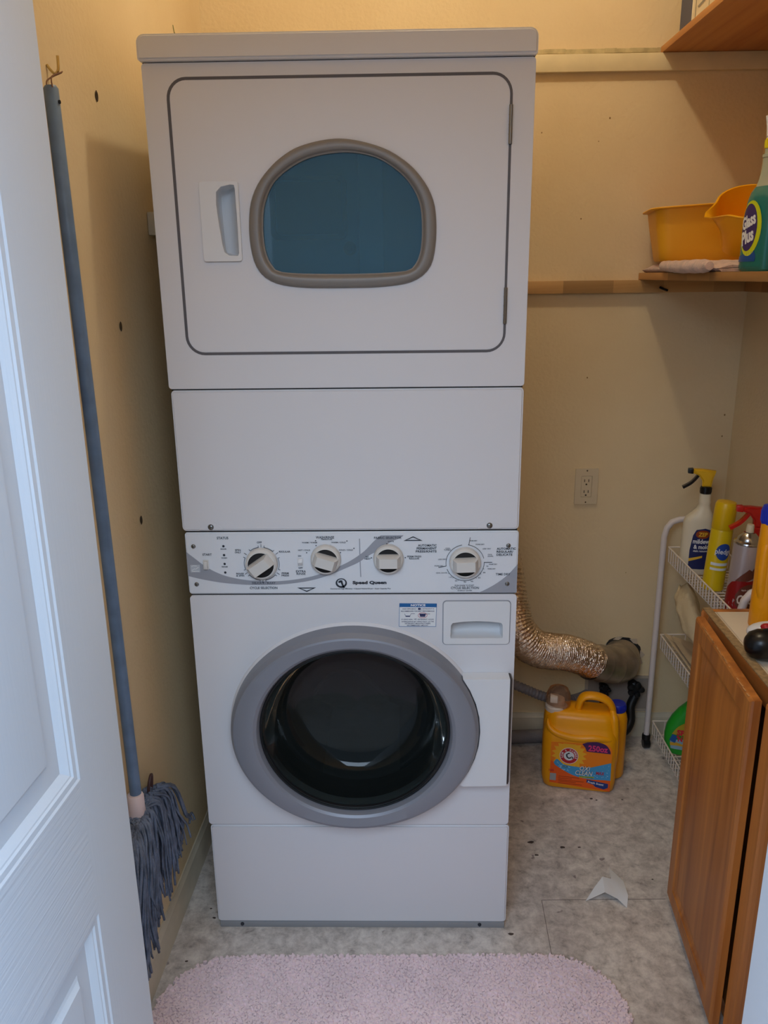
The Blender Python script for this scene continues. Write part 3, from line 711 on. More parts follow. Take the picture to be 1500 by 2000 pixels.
# detergent drawer
b = MB()
cupd = [(0.2065,0.7605),(0.3155,0.7605),(0.3165,0.766),(0.3155,0.7905),(0.312,0.7955),(0.290,0.7985),(0.261,0.7998),(0.232,0.7985),(0.210,0.7955),(0.2065,0.7905),(0.2055,0.766)]
b.prism(rrect(0.1905, 0.3300, 0.7465, 0.8445, 0.007, 5), -0.0032, -0.0003, holes=[cupd], bev=0.0016, seg=2)
cx_, cz_ = 0.261, 0.775
b.loft([[(cx_+(p[0]-cx_)*tx, d-(0.022*max(0,(0.779-p[1])/0.019) if d > 0.003 else 0)*min(1,d/0.02), cz_+(p[1]-cz_)*tz) for p in cupd] for tx, tz, d in ((1,1,-0.0028),(0.995,0.995,0.010),(0.985,0.98,0.028),(0.95,0.94,0.044),(0.6,0.6,0.050))], True, False, True)
dr = part('detergent_drawer', b, M['plastic'], WD, ang=40)
b = MB(); b.prism(rrect(0.1885, 0.3320, 0.7445, 0.8465, 0.0085, 5), -0.0007, -0.0002, holes=[rrect(0.1905, 0.3300, 0.7465, 0.8445, 0.007, 5)]); part('drawer_seam', b, mat('drawer seam', C(150,150,156), rough=0.6), dr)
# notice sticker
b = MB(); b.prism([(0.0965,0.7875),(0.1745,0.7870),(0.1760,0.8395),(0.0980,0.8405)], -0.0006, -0.0002)
ns = part('notice_sticker', b, M['paper'], WD, label='white sticker with a blue NOTICE band')
b = MB(); b.prism([(0.0978,0.8320),(0.1757,0.8312),(0.1760,0.8395),(0.0980,0.8405)], -0.0010, -0.0006)
for a in ([(0.0965,0.7875),(0.1745,0.7870)],[(0.0965,0.7875),(0.0980,0.8405)],[(0.1745,0.7870),(0.1760,0.8395)]): b.ribbon(a, 0.0007, -0.0010, -0.0006)
part('sticker_band', b, M['blue'], ns)
b = MB(); b.text('NOTICE', 0.137, 0.8360, 0.031, 0.0052, d=-0.0010, bold=0.04); part('band_lettering', b, M['paper'], ns)
b = MB()
for s, x, z, w in (('HIGH EFFICIENCY', 0.119, 0.8275, 0.030), ('(HE) DETERGENT IS', 0.154, 0.8272, 0.033), ('RECOMMENDED FOR BEST PERFORMANCE', 0.136, 0.8222, 0.070), ('IF USING NON-', 0.114, 0.8035, 0.024), ('HE', 0.131, 0.8040, 0.005), ('DETERGENT, AVOID', 0.153, 0.8033, 0.034), ('OVERSUDSING BY USING ONLY 1/2 THE', 0.136, 0.7985, 0.068), ('DETERGENT MANUFACTURERS', 0.136, 0.7942, 0.054), ('RECOMMENDED AMOUNT', 0.136, 0.7898, 0.045)):
    b.text(s, x, z, w, 0.0028, d=-0.0006, bold=0.01)
b.ribbon([(0.1085,0.8165),(0.1110,0.8100),(0.1195,0.8100),(0.1220,0.8165),(0.1300,0.8165)], 0.0007, -0.0010, -0.0006); b.prism([(0.1100,0.8120),(0.1205,0.8120),(0.1195,0.8102),(0.1112,0.8102)], -0.0010, -0.0006)
b.prism([(0.1395,0.8165),(0.1535,0.8165),(0.1515,0.8095),(0.1415,0.8095)], -0.0010, -0.0006); b.ribbon([(0.153,0.8160),(0.1620,0.8160)], 0.0007, -0.0010, -0.0006)
b.prism(ellipse(0.1395,0.8276,0.0032,0.0024,14), -0.0010, -0.0006)
part('sticker_lettering', b, mat('print navy', C(50, 54, 96), rough=0.6), ns)
b = MB(); b.ribbon(ellipse(0.1465, 0.8130, 0.0095, 0.0058, 26), 0.0007, -0.0014, -0.0010, closed=True); part('crossed_circle', b, M['redprint'], ns)
# lower panel and base
b = MB(); b.prism(rrect(-0.3425, 0.3460, 0.0175, 0.2895, 0.008, 4), 0.0, 0.022, bev=0.004, seg=3); b.box(-0.340, 0.3435, 0.0221, YD-.001, 0.020, 0.2885)
part('lower_panel', b, M['enamel'], WD)
b = MB(); b.box(-0.3385, 0.3435, 0.002, YD-.02, 0.0, 0.0168, 0.0015); ba = part('base_rail', b, M['toe'], WD)
for x in (-0.285, 0.284):
    b = MB(); b.lathe([(0.0,-0.0045),(0.003,-0.004),(0.0042,-0.002),(0.0042,0.001)], (x, 0.002, 0.0105), 'Y', 14); part('screw', b, M['dark'], ba)
# dark seams between the panels
for q in ((-0.349, 0.341, 0.006, 0.03, 1.8652, 1.8664), (-0.346, 0.340, 0.004, 0.02, 1.2906, 1.2934), (-0.342, 0.340, 0.004, 0.02, 0.9986, 1.0014), (-0.341, 0.340, 0.004, 0.02, 0.8596, 0.8624), (-0.341, 0.341, 0.004, 0.02, 0.2896, 0.2924)):
    b = MB(); b.box(*q); part('panel_seam', b, M['seam'], WD)

# ================================================================ CEILING LAMP (above the frame)
CL = thing('ceiling_lamp', 'round ceiling lamp with a glowing warm bulb, above the frame', 'lamp', (0.25, 0.10, ZC))
b = MB(); b.lathe([(0.0,0.0),(0.06,-0.001),(0.062,-0.012),(0.03,-0.02),(0.022,-0.05),(0.018,-0.052),(0.0,-0.052)], (0.25,0.10,ZC), 'Z', 32); part('lamp_base', b, M['plastic'], CL)
b = MB(); b.lathe([(0.0,-0.118),(0.018,-0.114),(0.028,-0.098),(0.030,-0.085),(0.024,-0.068),(0.014,-0.055),(0.013,-0.0525)], (0.25,0.10,ZC), 'Z', 24)
part('bulb', b, mat('frosted bulb', C(255, 240, 210), rough=0.6, emis=((1.0, 0.62, 0.3, 1), 6.0)), CL)
lb = bpy.data.lights.new('bulb_light', 'POINT'); lb.energy = LAMP_POWER; lb.color = LAMP_COL; lb.shadow_soft_size = 0.035
lp_ = bpy.data.objects.new('bulb_light', lb); COL.objects.link(lp_); lp_.location = (0.25, 0.10, ZC-0.155)
#@@PART2
# ================================================================ SHELVES
b = MB(); b.box(0.804, XR-.001, -0.30, YB-.001, 2.0625, 2.0795, 0.0012)
tag(part('upper_shelf', b, M['shelfply'], None, loc=(0.95, 0.3, 2.07)), 'upper wooden shelf board high in the right corner', 'shelf', 'wooden wall shelves')
b = MB(); b.box(0.789, XR-.001, -0.30, YB-.001, 1.4825, 1.5015, 0.0012)
tag(part('lower_shelf', b, M['piney'], None, loc=(0.95, 0.3, 1.49)), 'lower wooden shelf board carrying the folded towel and yellow tub', 'shelf', 'wooden wall shelves')
# box on the upper shelf
BX = thing('detergent_box', 'cream printed carton with a dark side standing on the upper shelf', 'box', (0.93, 0.74, 2.0797))
M['carton'] = mat('cream carton', C(222, 212, 180), rough=0.6); M['cartonside'] = mat('carton side blue grey', C(86, 88, 104), rough=0.6)
bx0, bx1, by0, by1, bz = 0.842, 1.05, 0.735, 0.825, 2.0797
b = MB(); b.mi = 0; b.box(bx0, bx1, by0, by1, bz, bz+0.27, 0.002, 1)
part('carton', b, M['carton'], BX)
b = MB(); b.hexa([(bx0-.0008,by0+.002,bz+.002),(bx0-.0002,by0+.002,bz+.002),(bx0-.0002,by1-.002,bz+.002),(bx0-.0008,by1-.002,bz+.002),(bx0-.0008,by0+.002,bz+.268),(bx0-.0002,by0+.002,bz+.268),(bx0-.0002,by1-.002,bz+.268),(bx0-.0008,by1-.002,bz+.268)])
part('side_print', b, M['cartonside'], BX)
b = MB()
b.ribbon([(bx0+.008, bz+.004), (bx0+.008, bz+.26)], 0.0015, by0-.0008, by0-.0002)
b.ribbon([(bx0+.040, bz+.004), (bx0+.040, bz+.26)], 0.0010, by0-.0008, by0-.0002)
for z in (0.036, 0.040, 0.056, 0.061, 0.066, 0.084, 0.090, 0.112, 0.118, 0.124, 0.146, 0.152):
    b.box(bx0+.046, bx0+.085+0.01*sin(z*900), by0-.0008, by0-.0002, bz+z, bz+z+.0022)
for z in (0.022, 0.060, 0.100): b.ribbon([(bx0+.014, bz+z), (bx0+.032, bz+z+.020)], 0.005, by0-.0008, by0-.0002)
part('front_print', b, mat('carton grey print', C(150, 146, 130), rough=0.6), BX)
# folded towel
def blob_cloth(name, layers, mtl, label, cat, base, ang=60):
    b = MB()
    for pts, ya, yb in layers:
        n = 22; loops = []
        for k in range(n+1):
            y = ya+(yb-ya)*k/n
            e = min(1, 6*k/n, 6*(n-k)/n)**0.5 if True else 1
            cx = sum(p[0] for p in pts)/len(pts); cz = sum(p[1] for p in pts)/len(pts)
            lp = []
            for p in pts:
                nx = mnoise.noise(Vector((p[0]*30, y*22, p[1]*40)))*0.0035
                lp.append((cx+(p[0]-cx)*(0.93+0.07*e)+nx, y+nx, max(cz+(p[1]-cz)*(0.6+0.4*e)+nx*0.8, base+0.0006)))
            loops.append(lp)
        b.loft(loops, True, True, True)
    return part(name, b, mtl, None, ang=ang, loc=(0.93, 0.5, base), label=label, cat=cat)
M['terry'] = mat('pale pink terry', C(232, 192, 168), rough=0.95, sheen=0.5, bump=0.9, bscale=420, bdist=0.003, var=0.25, vscale=60)
zt = 1.5017
def fold_profile():
    up = smooth_path([(0.775,0,zt+.004),(0.775,0,zt+.016),(0.79,0,zt+.026),(0.85,0,zt+.029),(0.95,0,zt+.031),(1.06,0,zt+.030),(1.09,0,zt+.020),(1.09,0,zt+.003),(1.0,0,zt+.001),(0.90,0,zt+.001),(0.80,0,zt+.001)], 5)
    return [(v.x, v.z) for v in up][:-1]
b = MB()
# bottom layer lies flat, top layer folds over it at the near end
NT = 30
def towel_layer(x0, x1, y0, y1, zb, zh, seed, droop=0.0):
    loops = []
    for k in range(NT+1):
        y = y0+(y1-y0)*k/NT; row = []
        for s_, zz in ((0, 0), (1, 1)):
            pass
        m = 26; top = []; bot = []
        edge = min(1.0, 8*min(k, NT-k)/NT+0.25)**0.5
        for i in range(m+1):
            x = x0+(x1-x0)*i/m; ex = min(1.0, 7*min(i, m-i)/m+0.2)**0.5
            w = mnoise.noise(Vector((x*24, y*18, seed)))*0.003
            d = droop*max(0, 1-(x-x0)/0.03)
            top.append((x, y, zb+zh*edge*ex+w-d)); bot.append((x, y, zb+max(0.0, w*0.3)-d if i else zb+zh*0.3-d))
        loops.append(top+bot[::-1])
    b.loft(loops, True, True, True)
towel_layer(0.7900, 1.074, 0.262, 0.825, zt, 0.0255, 5.0)
pth = [(0.7740+0.014*max(0,(i-11)/9), 0.262+0.36*i/20, zt+0.0125+0.004*max(0,(i-11)/9)) for i in range(21)]
b.tube(pth, 0.0, 18, True, rfun=lambda t: (0.0150-0.005*max(0,t-.5)+0.0005*sin(t*31))*(1 if t > .08 else .6+5*t))
tag(part('folded_towel', b, M['terry'], None, ang=70, loc=(0.93, 0.5, zt)), 'folded pale pink terry towel on the lower shelf under the yellow tub', 'towel')
# dish tub
M['tub'] = mat('yellow translucent plastic', C(246, 176, 40), rough=0.45, trans=0.0, spec=0.4)
TB = thing('dish_tub', 'yellow rectangular plastic washtub sitting on the folded towel', 'tub', (0.762, 0.60, zt+0.0275), rz=radians(-9))
def tubloft(b, sx0, sx1, sy0, sy1, prof, M_=None):
    loops = []
    for o, z, r in prof:
        loops.append([(x, y, z) for x, y in rrect(sx0-o, sx1+o, sy0-o, sy1+o, r, 6)])
    b.loft(loops, True, True, False, M_)
b = MB()
prof = [(-0.012,0.0,0.02),(-0.004,0.001,0.026),(0.000,0.007,0.03),(0.004,0.03,0.03),(0.014,0.08,0.032),(0.0215,0.126,0.034),(0.0330,0.1265,0.04),(0.0345,0.129,0.041),(0.033,0.1310,0.041),(0.0205,0.1312,0.033),(0.0195,0.129,0.032),(0.012,0.08,0.03),(0.002,0.03,0.028),(-0.003,0.008,0.026),(-0.01,0.004,0.02),(-0.03,0.004,0.01)]
loops = [[(x, y, z+ (x*0.05 if z > 0.05 else 0)) for x, y in rrect(0.012-o, 0.225+o, 0.03-o, 0.185+o, r, 6)] for o, z, r in prof]
b.loft(loops, True, True, True)
part('tub_body', b, M['tub'], TB, local=True)
# spouted measuring bowl
MJ = thing('spouted_bowl', 'small yellow bowl with pouring lip tipped in front of the washtub', 'bowl', (0.934, 0.488, zt+0.055), rot=(radians(31), radians(-13), radians(6)))
b = MB(); loops = []
prof = [(0.0,0.000),(0.045,0.000),(0.052,0.004),(0.056,0.02),(0.066,0.06),(0.075,0.100),(0.0775,0.118),(0.0800,0.1185),(0.0805,0.1205),(0.079,0.1220),(0.0755,0.1215),(0.0725,0.100),(0.063,0.06),(0.053,0.02),(0.045,0.006),(0.0,0.006)]
for r, z in prof:
    lp = []
    for i in range(48):
        a = 2*pi*i/48; da = min(abs(a-pi), 2*pi-abs(a-pi))
        sp_ = math.exp(-(da/0.26)**2)*max(0, (z-0.055)/0.065)**1.6*0.034
        lift = 0.0
        rr = r+(sp_ if r > 0.05 else 0)
        lp.append((rr*cos(a), rr*sin(a)*0.92, z-(0.010*math.exp(-(da/0.26)**2) if z > 0.11 else 0)))
    loops.append(lp)
b.loft(loops); bmesh.ops.remove_doubles(b.bm, verts=list(b.bm.verts), dist=1e-5)
part('bowl_body', b, mat('bright yellow plastic', C(250, 178, 20), rough=0.35), MJ, local=True)

# ---- generic spray trigger; nozzle towards -x, neck axis up
def trigger(parent, head_m, trig_m, z, noz_m=None, collar_m=None, s=1.0, reach=1.0):
    b = MB(); b.lathe([(0.0,0.0),(0.0145*s,0.0),(0.0150*s,0.003*s),(0.0145*s,0.018*s),(0.012*s,0.020*s),(0,0.020*s)], (0,0,z), 'Z', 24)
    for i in range(12):
        a = 2*pi*i/12; b.box(0.0148*s*cos(a)-.0007, 0.0148*s*cos(a)+.0007, 0.0148*s*sin(a)-.0007, 0.0148*s*sin(a)+.0007, z+.003*s, z+.016*s)
    part('collar', b, collar_m or head_m, parent, local=True)
    b = MB(); zz = z+0.0195*s
    prof = [(-0.011,0),(0.012,0),(0.0145,0.02),(0.019,0.036),(0.021,0.044),(0.004,0.046),(-0.020,0.0475),(-0.036,0.0465),(-0.037,0.036),(-0.022,0.030),(-0.012,0.016)]
    b.prism([(p[0]*s, zz+p[1]*s) for p in prof], -0.0105*s, 0.0105*s, bev=0.004*s, seg=3)
    hd_ = part('spray_head', b, head_m, parent, local=True)
    b = MB(); b.hexa([((-0.0375-.013)*s,-.008*s,zz+.035*s),(-0.0365*s,-.009*s,zz+.034*s),(-0.0365*s,.009*s,zz+.034*s),((-0.0375-.013)*s,.008*s,zz+.035*s),((-0.0375-.013)*s,-.008*s,zz+.0475*s),(-0.0365*s,-.009*s,zz+.0485*s),(-0.0365*s,.009*s,zz+.0485*s),((-0.0375-.013)*s,.008*s,zz+.0475*s)], .0015*s)
    part('nozzle', b, noz_m or trig_m, hd_, local=True)
    b = MB(); pth = smooth_path([(-0.023*s,0,zz+0.030*s),(-0.031*s,0,zz+0.018*s),(-0.042*s,0,zz+0.006*s),(-0.060*s*reach,0,zz-0.006*s)], 5)
    rows = []
    for i, p in enumerate(pth):
        t_ = (pth[min(i+1,len(pth)-1)]-pth[max(i-1,0)]).normalized(); nx = Vector((-t_.z,0,t_.x))*0.0034*s
        w = 0.0075*s
        rows.append([(p+nx+Vector((0,-w,0))), (p+nx+Vector((0,w,0))), (p-nx+Vector((0,w,0))), (p-nx+Vector((0,-w,0)))])
    b.loft(rows, True, True, True)
    part('trigger_lever', b, trig_m, hd_, local=True)

def oval(rx, ry, z, n=32, p=2.6, dx=0.0):
    o = []
    for i in range(n):
        a = 2*pi*i/n; c, s_ = cos(a), sin(a)
        o.append((dx+rx*(abs(c)**(2/p))*(1 if c >= 0 else -1), ry*(abs(s_)**(2/p))*(1 if s_ >= 0 else -1), z))
    return o
# glass cleaner bottle
GP = thing('glass_cleaner_bottle', 'blue-green window cleaner spray bottle standing on the lower shelf', 'bottle', (0.864, 0.225, 1.5017), rz=radians(-72))
M['teal'] = mat('blue green liquid plastic', C(30, 138, 132), rough=0.18, trans=0.35, coat=0.3)
M['clearp'] = mat('cloudy clear plastic', C(206, 214, 190), rough=0.2, trans=0.4)
b = MB(); b.loft([oval(0.046*k, 0.030*k, z) for k, z in ((0.90,0.0),(0.99,0.004),(1.0,0.012),(1.0,0.05),(0.985,0.09),(0.955,0.120),(0.88,0.143),(0.76,0.158),(0.6,0.168))], True, True, True)
g_ = part('bottle_body', b, M['teal'], GP, local=True)
b = MB(); b.loft([oval(0.0276, 0.018, 0.1682, p=2.2), oval(0.021, 0.0165, 0.182, p=2.1), oval(0.0165, 0.0155, 0.20, p=2), oval(0.0160, 0.0155, 0.222, p=2), oval(0.0175,0.017,0.224,p=2), oval(0.0175,0.017,0.229,p=2), oval(0.0135,0.0135,0.231,p=2), oval(0.0135,0.0135,0.240,p=2)], True, True, True)
part('bottle_neck', b, M['clearp'], GP, local=True, label='clear empty neck above the liquid')
trigger(GP, M['plastic'], M['plastic'], 0.2405, collar_m=mat('yellow collar', C(228, 214, 30), rough=0.4))
for o in [o for o in bpy.data.objects if o.parent == GP and o.name.startswith(('spray_head', 'collar'))]: o.rotation_euler = (0, 0, pi)
lab = []
def on_oval(u, z, rx=0.0462, ry=0.0302, p=2.6, off=0.0004):
    """point on the front of an oval bottle for arc coordinate u in -1..1"""
    a = -pi/2+u*1.15; c, s_ = cos(a), sin(a)
    x = (rx+off)*(abs(c)**(2/p))*(1 if c >= 0 else -1); y = (ry+off)*(abs(s_)**(2/p))*(1 if s_ >= 0 else -1)
    return (x, y, z)
def wrap(bmx, fn):
    for v in bmx.verts: v.co = Vector(fn(v.co))
def label_piece(name, mb, m, parent, rx, ry, p, off, halfw, zc, sub=0.006, **k):
    """flat XZ artwork bent onto the front of an oval bottle"""
    bmx = mb.bm
    bmesh.ops.triangulate(bmx, faces=list(bmx.faces))
    for _ in range(3):
        es = [e for e in bmx.edges if abs(e.verts[0].co.x-e.verts[1].co.x) > sub]
        if not es: break
        bmesh.ops.subdivide_edges(bmx, edges=es, cuts=1, use_grid_fill=False); bmesh.ops.triangulate(bmx, faces=list(bmx.faces))
    for v in bmx.verts:
        d = -v.co.y; u = v.co.x
        # march the arc length around the superellipse
        v.co = Vector(arc_pt(u, rx+off+d, ry+off+d, p)+(v.co.z,))
    return part(name, mb, m, parent, local=True, **k)
_arc = {}
def arc_pt(u, rx, ry, p):
    key = (round(rx, 5), round(ry, 5), p)
    if key not in _arc:
        tb = []; L_ = 0; last = None
        for i in range(241):
            a = -pi/2+pi*0.98*i/240; c, s_ = cos(a), sin(a)
            q = (rx*(abs(c)**(2/p))*(1 if c >= 0 else -1), ry*(abs(s_)**(2/p))*(1 if s_ >= 0 else -1))
            if last: L_ += sqrt((q[0]-last[0])**2+(q[1]-last[1])**2)
            tb.append((L_, q)); last = q
        _arc[key] = tb
    tb = _arc[key]; au = abs(u)
    lo, hi = 0, len(tb)-1
    while hi-lo > 1:
        mid = (lo+hi)//2
        if tb[mid][0] <= au: lo = mid
        else: hi = mid
    t_ = (au-tb[lo][0])/max(1e-9, tb[hi][0]-tb[lo][0]); t_ = min(max(t_, 0), 1)
    x = tb[lo][1][0]*(1-t_)+tb[hi][1][0]*t_; y = tb[lo][1][1]*(1-t_)+tb[hi][1][1]*t_
    return (x if u >= 0 else -x, y)
R3 = (0.0462, 0.0302, 2.6)
b = MB(); b.prism(ellipse(-0.004, 0.086, 0.030, 0.055, 28), 0, -0.0002)
label_piece('label_oval', b, mat('lime label', C(206, 214, 30), rough=0.4), GP, *R3, 0.0003, 0, 0)
b = MB(); b.prism(ellipse(-0.008, 0.088, 0.024, 0.047, 28), 0, -0.0002)
label_piece('label_patch', b, mat('purple label', C(66, 50, 104), rough=0.4), GP, *R3, 0.0007, 0, 0)
b = MB(); b.prism([(-0.040,0.020),(0.018,0.020),(0.020,0.030),(0.014,0.042),(-0.036,0.030)], 0, -0.0002)
label_piece('label_band', b, mat('blue label band', C(30, 80, 150), rough=0.4), GP, *R3, 0.0003, 0, 0)
b = MB(); b.text('Glass', -0.010, 0.101, 0.043, 0.026, bold=0.04, shear=0.25, rot=0.35, thick=0.0002); b.text('Plus', -0.010, 0.070, 0.040, 0.028, bold=0.04, shear=0.25, rot=0.35, thick=0.0002)
label_piece('label_lettering', b, M['paper'], GP, *R3, 0.0012, 0, 0, sub=0.004)

# ================================================================ OUTLET, SWITCH BOX
OT = thing('wall_outlet', 'cream duplex power socket plate low on the back wall', 'outlet', (0.676, YB, 0.87))
M['ivory'] = mat('ivory plate', C(222, 204, 172), rough=0.4)
b = MB(); b.prism(rrect(0.641, 0.711, 0.8135, 0.9275, 0.003, 3), YB-0.0055, YB-.0001, holes=[rrect(0.6595, 0.6925, 0.837, 0.904, 0.002, 3)], bev=0.0018, seg=2); part('plate', b, M['ivory'], OT)
b = MB(); b.prism(rrect(0.660, 0.692, 0.8375, 0.9035, 0.0015, 3), YB-0.0048, YB-.0001, bev=0.0006, seg=1); pl_ = part('receptacle', b, M['ivory'], OT)
b = MB()
for zc in (0.889, 0.8545):
    for dx in (-0.0063, 0.0063): b.box(0.676+dx-0.0011, 0.676+dx+0.0011, YB-0.0052, YB-0.0047, zc-0.0042, zc+0.0042)
    b.prism(ellipse(0.6755, zc-0.0115, 0.0028, 0.0026, 12), YB-0.0052, YB-0.0047)
for z in (0.9205, 0.8205): b.lathe([(0,-.0005),(0.002,-.0005),(0.0024,0)], (0.676, YB-.0055, z), 'Y', 10)
part('slot', b, hole_m, pl_, kind='stuff')
b = MB(); x = lwx(0.28); b.hexa([(x,0.262,1.592),(x+0.028,0.262,1.592),(x+0.028,0.34,1.592),(x,0.34,1.592),(x,0.262,1.640),(x+0.028,0.262,1.640),(x+0.028,0.34,1.640),(x,0.34,1.640)], 0.003)
tag(part('cable_box', b, M['trim'], None, loc=(x, .3, 1.61)), 'small cream junction box on the left wall half hidden by the dryer', 'box')
b = MB(); 
for z0_ in (2.060, 2.066):
    b.tube(smooth_path([(lwx(.60)+.0007, .575, z0_+.018), (lwx(.60)+.0007, .583, z0_+.006), (lwx(.60)+.0007, .60, z0_), (lwx(.62)+.0007, .622, z0_-.006)], 4), 0.0009, 5)
    break
part('wall_scuff', b, mat('green scuff', C(140, 150, 96), rough=0.8), WL)

# ================================================================ DUCT, HOSES, WALL HOLE
def foil():
    m = mat('crinkled foil', C(232, 214, 194), rough=0.2, metal=1.0, bump=0.9, bscale=110, bdist=0.006)
    return m
M['foil'] = foil()
DU = thing('dryer_vent_duct', 'shiny crinkled foil duct bending from behind the dryer to the wall hole', 'duct', (0.60, 0.66, 0.40))
pts = [(0.320,0.790,0.97),(0.345,0.785,0.90),(0.380,0.757,0.78),(0.412,0.712,0.665),(0.425,0.650,0.565),(0.446,0.607,0.496),(0.492,0.61,0.443),(0.545,0.632,0.418),(0.600,0.66,0.400),(0.655,0.695,0.368),(0.700,0.728,0.334)]
path = smooth_path(pts, 46)
b = MB()
n = len(path); rr_ = []
for i in range(n):
    rr_.append(0.0535+0.0022*sin(2*pi*i/5.0)*(0.8+0.5*mnoise.noise(Vector((i*0.13,0,0))))+0.0016*mnoise.noise(Vector((i*0.05,3,0))))
b.tube(path, rr_, 40, False)
for v in b.bm.verts:
    v.co += Vector((mnoise.noise(v.co*60), mnoise.noise(v.co*60+Vector((9,0,0))), mnoise.noise(v.co*60+Vector((0,9,0)))))*0.0018
part('foil_hose', b, M['foil'], DU, ang=180)
M['galv'] = mat('dull galvanised steel', C(190, 176, 156), rough=0.4, metal=0.8, var=0.3, vscale=20, bump=0.3, bscale=60)
b = MB()
el = smooth_path([(0.690,0.722,0.338),(0.728,0.748,0.318),(0.772,0.775,0.300),(0.806,0.803,0.291),(0.820,0.845,0.290),(0.822,0.90,0.290)], 7)
b.tube(el, [0.0555+0.006*min(1, i/20)+0.0022*(i % 7 == 0) for i in range(len(el))], 40, False)
part('steel_elbow', b, M['galv'], DU, ang=25, label='dull steel elbow turned into the wall')
b = MB()
Mx = Matrix.Translation((0.800, 0.7345, 0.292)) @ Matrix.Rotation(radians(12), 4, 'Z') @ Matrix.Rotation(radians(-7), 4, 'Y')
for k in range(5):
    bb = bmesh.new()
b.prism(rrect(-0.011, 0.010, -0.022, 0.018, 0.001, 2), -0.0012, 0.0, M=Mx); part('tape_tag', b, M['paper'], DU, label='small white paper tag on the elbow')
# recessed ragged hole around the elbow and torn paper edge
b = MB(); out, inn = [], []
rng = random.Random(11)
for i in range(26):
    a = 2*pi*i/26; r = 0.0655+0.006*rng.random()
    out.append((0.822+r*cos(a), 0.292+r*sin(a)*1.02))
    inn.append((0.822+(r-.012)*cos(a), 0.292+(r-.012)*sin(a)))
b.prism(out, YB-0.0012, YB-.0002); part('hole_gap', b, M['seam'], bpy.data.objects['wall_back'])
b = MB(); rng = random.Random(5)
for i in range(15):
    a = 2*pi*i/15+0.1; r0_ = 0.067; r1_ = 0.074+0.008*rng.random(); da = 0.24
    if i % 2 == 1 and a < 3.3: continue
    p = [(0.822+r0_*cos(a-da), YB-0.0015, 0.292+r0_*sin(a-da)), (0.822+r1_*cos(a), YB-0.007*rng.random()-.002, 0.292+r1_*sin(a)), (0.822+r0_*cos(a+da), YB-0.0015, 0.292+r0_*sin(a+da)), (0.822+r0_*.93*cos(a), YB-.008, 0.292+r0_*.93*sin(a))]
    b.poly(p)
b.mi = 0
part('torn_edge', b, mat('torn wall paper edge', C(206, 184, 158), rough=0.9), bpy.data.objects['wall_back'], kind='stuff')
# washing machine outlet recess
OB = thing('washer_outlet_box', 'recessed pale water supply box in the wall below the steel elbow', 'outlet box', (0.82, YB, 0.14))
b = MB(); b.prism(rrect(0.712, 0.935, 0.090, 0.222, 0.004, 3), YB-0.004, YB-.0002, holes=[rrect(0.722, 0.925, 0.100, 0.212, 0.003, 3)]); part('flange', b, mat('tan flange', C(190, 172, 152), rough=0.5), OB)
b = MB(); b.prism(rrect(0.7225, 0.9245, 0.1005, 0.2115, 0.003, 3), YB-0.0012, YB-.0003); part('recess_back', b, mat('recess tan', C(160, 146, 134), rough=0.8), OB)
for i, (x, z, s_) in enumerate(((0.768, 0.180, 1.0), (0.868, 0.176, 1.45))):
    b = MB()
    b.lathe([(0.0,0.0),(0.012*s_,0.0),(0.016*s_,0.004),(0.016*s_,0.016),(0.011*s_,0.020),(0.011*s_,0.04)], (x, YB-.044, z+.012*s_), 'Y', 18)
    for k in range(5):
        a = 2*pi*k/5; b.lathe([(0.0,-.004),(0.0065*s_,-.002),(0.0065*s_,.008),(0.0,.010)], (x+.013*s_*cos(a), YB-.048, z+.012*s_+.013*s_*sin(a)), 'Y', 10)
    b.tube(smooth_path([(x, YB-.022, z+.010), (x+.004, YB-.030, z-.010), (x-.004-.008*i, YB-.042, z-.045), (x-.02, YB-.075-.0*i, z-.085), (x-.05, YB-.085, 0.055), (x-.12, YB-.075, 0.030)], 6), 0.0125*s_**.5, 12)
    tag(part('water_hose', b, M['rubber'], None, loc=(x, YB-.04, z)), ['black supply hose and valve left of the blue cap of the jug', 'larger black supply hose and valve behind the blue cap'][i], 'hose', 'black water hoses at the supply box')
b = MB()
hp = smooth_path([(0.30,0.735,0.40),(0.36,0.735,0.33),(0.43,0.722,0.275),(0.50,0.712,0.243),(0.565,0.715,0.215),(0.64,0.755,0.185),(0.69,0.80,0.170),(0.715,0.828,0.165)], 26)
b.tube(hp, [0.0145+0.0014*sin(i*2*pi/4) for i in range(len(hp))], 16, True)
tag(part('drain_hose', b, mat('grey corrugated hose', C(134, 128, 130), rough=0.5), None, ang=180, loc=(0.5, 0.71, 0.24)), 'grey corrugated drain hose running from the washer behind the orange jug', 'hose')
b = MB(); b.tube(smooth_path([(0.36,0.80,0.024),(0.44,0.795,0.024),(0.53,0.80,0.024),(0.62,0.805,0.024)], 6), 0.022, 12); 
tag(part('pipe_wrap', b, mat('grey wrap', C(132, 124, 124), rough=0.7, bump=0.5, bscale=200), None, loc=(0.5,0.8,0.0)), 'grey padded pipe lying on the floor along the back baseboard', 'pipe')

